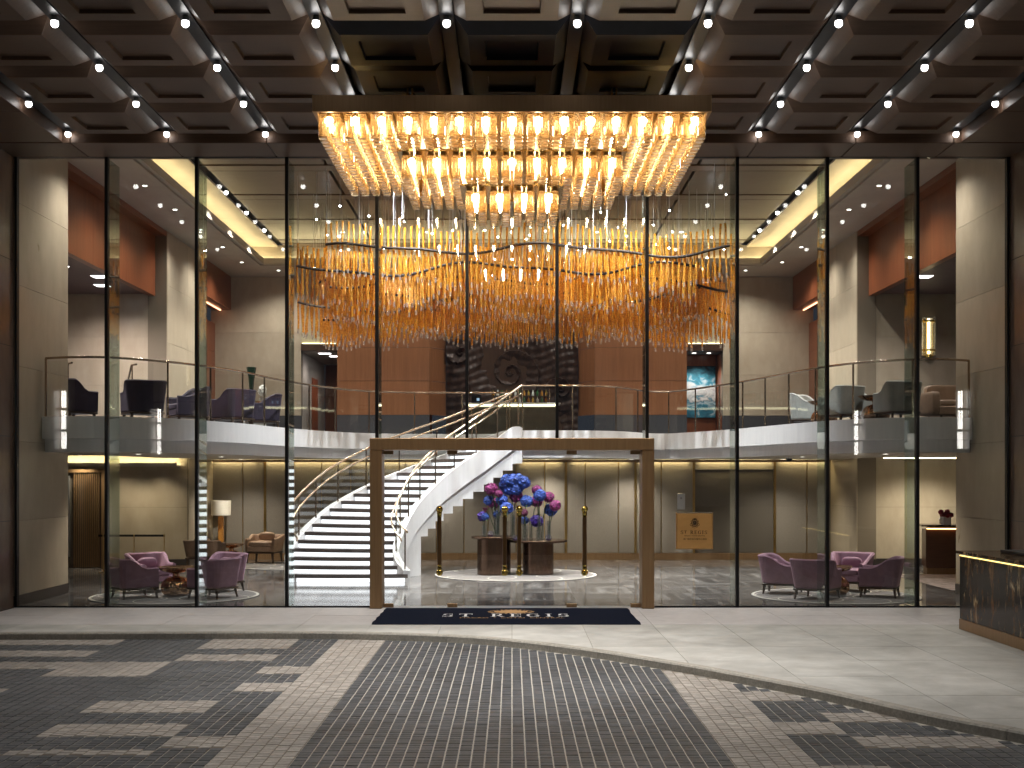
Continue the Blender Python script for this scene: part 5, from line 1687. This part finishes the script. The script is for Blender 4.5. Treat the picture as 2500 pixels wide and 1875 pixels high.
def vase(lab, x, y, z, h_, r=.045):
    o = thing('glass_vase', lab, 'vase', (x,y,z), group='clear vases of the lobby arrangement')
    MB().lathe([(r,0),(r,h_),(r*.92,h_),(r*.92,.02),(.001,.02)], 14).build('vase_wall', G_CLEAR, o, smooth=True)
    MB().lathe([(.001,.001),(r*1.0,.001),(r*1.0,.012),(.001,.014)], 14).build('vase_foot', G_CLEAR, o, smooth=True)
    return o
yoff = [.0,-.14,.12,-.05,.18,-.22,.08]
for i, (k, u, v, s, vu, lab) in enumerate(flowers):
    flower(k, u, v, s, vu, lab, TYd-.05+yoff[i % 7])
flower('blue', 640, 240, 1.05, 640, 'wide crown of blue hydrangeas at the top of the arrangement', TYd, big)
done = set()
for i, (k, u, v, s, vu, lab) in enumerate(flowers):
    left = u < 640; zt = tabs[0][6] if left else tabs[1][6]
    x = fx(vu); y = TYd-.05+yoff[i % 7]
    if any(abs(x-a)+abs(y-b) < .10 for a, b in done): continue
    done.add((x,y))
    hh = max(.14, min(.62, (fz(v)-zt)*.55))
    vase('clear glass vase under the '+lab.split(' of the arr')[0].split(' over the')[0], x, y, zt+.001-.018+.018, hh)
vase('tall clear vase under the crown of blue hydrangeas', fx(640), TYd, tabs[1][6]+.001, .75, .055)
for u, lab, ti in ((340,'glass bowl of violet water on the left flower table',0),(1140,'glass bowl of violet water on the right flower table',1),(680,'glass bowl of violet water between the two flower tables',1)):
    o = thing('glass_bowl', lab, 'bowl', (fx(u), TYd-.33, tabs[ti][6]-.001))
    MB().lathe([(.001,.002),(.05,.002),(.085,.05),(.08,.10),(.05,.135),(.047,.133),(.076,.10),(.08,.05)], 18).build('bowl_wall', G_CLEAR, o, smooth=True)
    MB().lathe([(.001,.006),(.046,.006),(.074,.05),(.001,.052)], 18).build('violet_water', M_VIOLIQ, o, smooth=True)
cal = thing('calla_lily', 'single black calla lily leaning left over the left flower table', 'flower', (fx(425),TYd-.2,tabs[0][6]))
MB().tube([(0,0,.02),(fx(330)-fx(425),0,fz(690)-tabs[0][6]),(fx(275)-fx(425),0,fz(610)-tabs[0][6])], .011, 6).build('stem', M_STEM, cal, smooth=True)
mb = MB(); mb.lathe([(.012,0),(.03,.05),(.06,.11),(.085,.13)], 14, fx(262)-fx(425), 0, fz(640)-tabs[0][6]); mb.build('spathe', M_BURGFL, cal, smooth=True)
orc = thing('orchid_pot', 'white orchid in a small pot on the drum console', 'flower', (-6.86,33.52,ZF+.852))
MB().lathe([(.001,0),(.05,0),(.06,.10),(.05,.10),(.001,.09)], 14).build('pot', M_SILVER, orc, smooth=True)
h_ = link('flower_head', FM['white'], orc, (.04,0,.30)); h_.scale = (1.3,1.3,1.7)
MB().tube([(0,0,.09),(.02,0,.25)], .008, 6).build('stem', M_STEM, orc)

# ================================================================== BAR ON THE GALLERY
bar = thing('bar_counter', 'bar counter with glowing edge under the bronze relief', 'bar', (0,36.0,ZF))
MB().cbox(-1.35,1.35,0,.55,0,.86,.01).build('front', M_COUNTER, bar)
MB().cbox(-1.42,1.42,-.08,.62,.935,.975,.006).build('counter_top', M_SILVER, bar)
MB().box(-1.34,1.34,-.02,.02,.87,.93).build('light_strip', L_BAR, bar)
sh = thing('bottle_shelf', 'low glass bottle shelf on the bar counter', 'shelf', (.15,36.25,ZF+.976))
for z in (.0,.20,.40):
    MB().box(-.75,.95,-.10,.10,z+.001,z+.014).build('shelf_board', G_CLEAR, sh)
for x in (-.76,.95):
    MB().box(x,x+.02,-.10,.10,.0,.42).build('side_frame', M_RAIL, sh)
bm = MB(); bm.lathe([(.001,0),(.036,0),(.038,.10),(.014,.135),(.013,.175),(.001,.178)], 10)
bcol = [pmat('bottle_amber',(.35,.16,.03),rough=.08,coat=.5), pmat('bottle_green',(.03,.10,.04),rough=.08,coat=.5), pmat('bottle_clear',(.55,.56,.52),rough=.08,coat=.5), pmat('bottle_gold',(.6,.45,.12),rough=.15,metal=.8)]
bms = [bm.mesh('bottle', m, True) for m in bcol]
words = ['amber','green','clear','gold']
k = 0
for row, z in enumerate((.0155,.2155)):
    for i in range(13):
        q = (i*7+row*3) % 4
        link('bottle', bms[q], None, (.15-.70+i*.13, 36.25, ZF+.976+z), label='small %s bottle, %s from the left on the %s glass shelf of the bar' % (words[q], (ordinal(i) if i < 12 else 'last'), ('lower','upper')[row]), cat='bottle', group='bottles on the bar')
tab = thing('menu_tablet', 'small dark screen with a pale panel standing on the bar', 'tablet', (-1.05,36.1,ZF+.976), .2)
MB().cbox(-.14,.14,-.01,.01,.02,.24,.004).build('case', M_BLACK, tab)
MB().box(.01,.09,-.013,-.0105,.06,.14).build('screen', emat('tablet_screen',(.5,.7,.95),.6), tab)
MB().cbox(-.08,.08,-.05,.05,0,.02,.003).build('foot', M_BLACK, tab)

# painting in the right corridor
pt = thing('seascape_painting', 'large blue abstract seascape painting in the right corridor', 'painting', (6.44,42.06,0))
MB().box(-.53,.53,-.02,.02,4.45,6.2).build('canvas', M_SEA, pt)
MB().cbox(-.545,.545,.021,.036,4.43,6.22,.004).build('stretcher_frame', M_BLACK, pt)

# wall lamp on the upper right wall
sc = thing('wall_sconce', 'glass rod wall lamp glowing on the upper right limestone wall', 'wall lamp', (11.2,33.0,5.68))
for i in range(13):
    a = lerp(0,-pi,i/12)
    MB().tube([(.17*cos(a),.11*sin(a),.0),(.17*cos(a),.11*sin(a),1.05)], .014, 6).build('glass_rod', G_TIP, sc, smooth=True)
for z in (.12,.90):
    mb = MB()
    for i in range(12):
        a, b = lerp(0,-pi,i/12), lerp(0,-pi,(i+1)/12)
        mb.quad((.19*cos(a),.13*sin(a),z),(.19*cos(b),.13*sin(b),z),(.19*cos(b),.13*sin(b),z+.05),(.19*cos(a),.13*sin(a),z+.05))
    mb.build('band', M_BRASS, sc)
MB().tube([(0,-.03,.05),(0,-.03,1.0)], .035, 8).build('lamp_core', L_SCONCE, sc)
MB().ball(0,-.03,-.02,.10,12,8,.7).build('bottom_bowl', M_BRASS, sc, smooth=True)
MB().box(-.16,.16,.0,.09,.0,1.0).build('back_plate', M_BRASS, sc)

# side stair rails on the left gallery
for x, y, lab in ((-10.7,28.3,'left bronze handrail of the small gallery side steps'),(-9.35,28.7,'right bronze handrail of the small gallery side steps')):
    o = thing('step_handrail', lab, 'handrail', (x,y,ZF), group='side step handrails')
    MB().tube([(-.1,1.2,.75),(.0,.9,.75),(.45,0,1.42),(.62,-.2,1.42)], .024, 8).build('rail', M_RAIL, o, smooth=True)
    MB().tube([(-.02,.95,.0),(-.02,.95,.74)], .016, 6).build('post', M_RAIL, o)
    MB().tube([(.47,-.02,.0),(.47,-.02,1.41)], .016, 6).build('post', M_RAIL, o)
    mb = MB(); mb.quad((-.02,.95,.05),(.47,-.02,.05),(.47,-.02,1.3),(-.02,.95,.65)); mb.build('glass_panel', G_BAL, o)

# ---------------------------------------------------------------- left recess: sliding screen, cove, rope stand
scn = thing('slatted_screen', 'bronze framed screen with dark vertical slats in the left recess', 'screen', (-11.45,32.6,0))
MB().box(-.95,-.85,-.05,.05,.0,2.62).build('frame_post', M_BRONZE, scn)
MB().box(.55,.65,-.05,.05,.0,2.62).build('frame_post', M_BRONZE, scn)
MB().box(-.85,.55,-.05,.05,2.54,2.62).build('frame_head', M_BRONZE, scn)
MB().box(-.84,.54,.03,.045,.0,2.54).build('glass_back', M_DOORPANEL, scn)
MB().box(-.62,-.30,-.01,.02,.3,2.45).build('mirror_panel', M_SILVER, scn)
sm = MB(); sm.box(-.012,.012,-.03,.01,.02,2.53); smm = sm.mesh('slat', M_BRONZE)
for i in range(13):
    link('slat', smm, scn, (-.18+i*.055,0,0))
cv = thing('cove_bulkhead', 'glowing cove over the left recess opening below the gallery', 'cove light', (0,0,0))
MB().box(-12.4,-8.95,32.72,32.78,2.72,2.80).build('lip', M_CREAM, cv)
MB().box(-12.4,-8.95,32.781,33.08,2.70,2.73).build('shelf', M_CREAM, cv)
MB().box(-12.3,-9.0,32.86,32.90,2.735,2.75).build('light_strip', emat('recess_strip',(1,.84,.50),70), cv)
MB().box(-12.5,-8.7,27,33.1,3.0,3.05).build('upper_soffit', M_CREAM, cv)
for q, x in enumerate((-9.5,-10.4,-11.4)):
    o = thing('recess_wall_washer', 'small downlight close to the limestone wall of the lower left recess, %s from the lobby' % ordinal(q), 'downlight', (x,32.35,2.998), group='left recess wall washers')
    MB().lathe([(.001,-.004),(.05,-.004),(.055,.0)], 14).build('lens', L_DOWN, o)
    MB().lathe([(.056,-.006),(.072,-.006),(.072,-.001)], 14).build('trim_ring', M_SILVER, o)
    spot_lamp(o, (0,0,-.03), 90, 110, .8, (1,.84,.62), .05)
cvr = thing('ceiling_light_line', 'bright line of light under the gallery at the far right', 'light line', (0,0,0))
MB().box(9.6,12.6,31.6,31.68,2.90,2.92).build('light_strip', emat('right_line',(1,.84,.55),13), cvr)
MB().box(9.5,12.7,31.5,31.78,2.921,2.95).build('recess_channel', M_CREAM, cvr)
MB().box(9.32,14.5,25.72,33.38,2.96,3.0).build('recess_ceiling', M_CREAM, cvr)
spot_lamp(cvr, (11.0,32.0,2.85), 280, 150, .8, (1,.88,.72), .2)
cu_ = thing('security_camera', 'small black dome camera under the gallery slab on the right', 'camera', (7.0,31.0,2.91))
MB().lathe([(.001,-.10),(.05,-.09),(.085,-.04),(.09,0),(.001,0)], 16).build('dome', M_BLACK, cu_, smooth=True)
MB().lathe([(.10,-.02),(.10,0.005),(.001,.005)], 16).build('mount', M_SILVER, cu_, smooth=True)
rp = thing('barrier_stand', 'slim gold barrier frame with black belt in front of the left recess', 'barrier', (-9.55,31.0,.002))
for x in (-.78,.0,.76):
    MB().tube([(x,0,.01),(x,0,.98)], .012, 8).build('post', M_GOLD, rp)
    MB().lathe([(.001,0),(.12,0),(.12,.012),(.001,.018)], 16, x, 0, 0).build('base', M_GOLD, rp)
MB().box(-.9,.78,-.006,.006,.91,.965).build('belt', M_BLACK, rp)

# ---------------------------------------------------------------- right recess: reception desk
rd = thing('reception_desk', 'dark wood reception desk with glowing edge in the right recess', 'desk', (11.3,30.4,0), -.18)
MB().cbox(-1.0,2.4,0,.7,.16,1.12,.01).build('front', M_DESKWOOD, rd)
MB().cbox(-.97,2.37,.03,.66,.0,.158,.005).build('plinth', M_BRONZE, rd)
MB().cbox(-1.12,2.5,-.14,.75,1.19,1.235,.006).build('counter_top', M_DESKSTONE, rd)
MB().box(-.98,2.38,-.03,.01,1.125,1.145).build('light_strip', L_RECEP, rd)
MB().box(-.9,2.3,.1,.6,1.121,1.189).build('neck', M_BLACK, rd)
mc = MB(); mc.quad((9.4,26.2,.003),(14,26.2,.003),(14,30.2,.003),(9.4,30.6,.003))
mc.build('carpet', M_MAUVERUG, None, label='patterned mauve carpet before the reception desk in the right recess', cat='carpet')
mg = thing('flower_mug', 'white square mug of red roses on the reception desk', 'flower pot', (10.75,30.42,1.237), .1)
MB().cbox(-.10,.10,-.10,.10,0,.20,.012).build('mug', M_POT, mg)
MB().tube([(-.10,0,.16),(-.165,0,.15),(-.17,0,.06),(-.10,0,.04)], .014, 8).build('handle', M_POT, mg, smooth=True)
for i in range(7):
    a = i*2.4; r = .03+.025*i**.5
    h_ = link('flower_head', FM['red'], mg, (r*cos(a)*1.6, r*sin(a), .27+.05*cos(i*1.7)))
for i in range(6):
    a = i*1.1
    mb = MB(); mb.quad((0,0,.2),(.10*cos(a)-.02*sin(a),.10*sin(a)+.02*cos(a),.25),(.15*cos(a),.15*sin(a),.22),(.10*cos(a)+.02*sin(a),.10*sin(a)-.02*cos(a),.25)); mb.build('leaf', M_LEAF, mg)

# ---------------------------------------------------------------- wall lamps on the outer side walls (mirrored in the glass)
L_OUTS = emat('outer_sconce_core', (1,.95,.88), 16)
for sgn, y, lab in ((-1,20.5,'tiered glass wall lamp on the left forecourt wall near the glass'),(-1,13.7,'tiered glass wall lamp on the left forecourt wall further out'),(1,20.5,'tiered glass wall lamp on the right forecourt wall near the glass'),(1,12.9,'tiered glass wall lamp on the right forecourt wall further out')):
    o = thing('wall_sconce', lab, 'wall lamp', (sgn*9.268, y, 3.0), pi/2 if sgn > 0 else -pi/2, 'forecourt wall lamps')
    for k, (z0, z1, r) in enumerate(((0,.36,.13),(.40,.80,.155),(.84,1.20,.18))):
        for i in range(9):
            a = lerp(0, pi, i/8)
            MB().tube([(r*cos(a),.02+r*.75*sin(a),z0),(r*cos(a),.02+r*.75*sin(a),z1)], .013, 6).build('glass_rod', G_TIP, o, smooth=True)
        MB().lathe([(.001,z1+.002),(r+.015,z1+.002),(r+.015,z1+.03),(.001,z1+.03)], 20, 0, .0).build('band', M_BRASS, o)
        MB().tube([(0,.07,z0+.01),(0,.07,z1-.01)], .05, 8).build('lamp_core', L_OUTS, o)

# ---------------------------------------------------------------- valet desk outside
vd = thing('valet_desk', 'black gold-veined marble valet desk with glowing edge at the right pavement edge', 'desk', (7.16,19.62,0))
MB().cbox(.0,.75,-4.2,0,.17,1.17,.006).build('marble_front', M_DESKSTONE, vd)
MB().cbox(-.012,.70,-4.15,-.0,.004,.168,.004).build('plinth', M_BRONZE, vd)
MB().cbox(-.03,.80,-4.3,.10,1.205,1.25,.006).build('counter_top', M_DESKSTONE, vd)
MB().cbox(-.008,.012,-4.18,-.01,1.174,1.186,.002).build('light_strip', L_DESK, vd)
MB().box(.06,.72,-4.15,-.05,1.171,1.204).build('neck', M_BLACK, vd)
MB().cbox(.45,.80,-3.0,-.5,1.252,1.30,.004).build('raised_ledge', M_BLACK, vd)
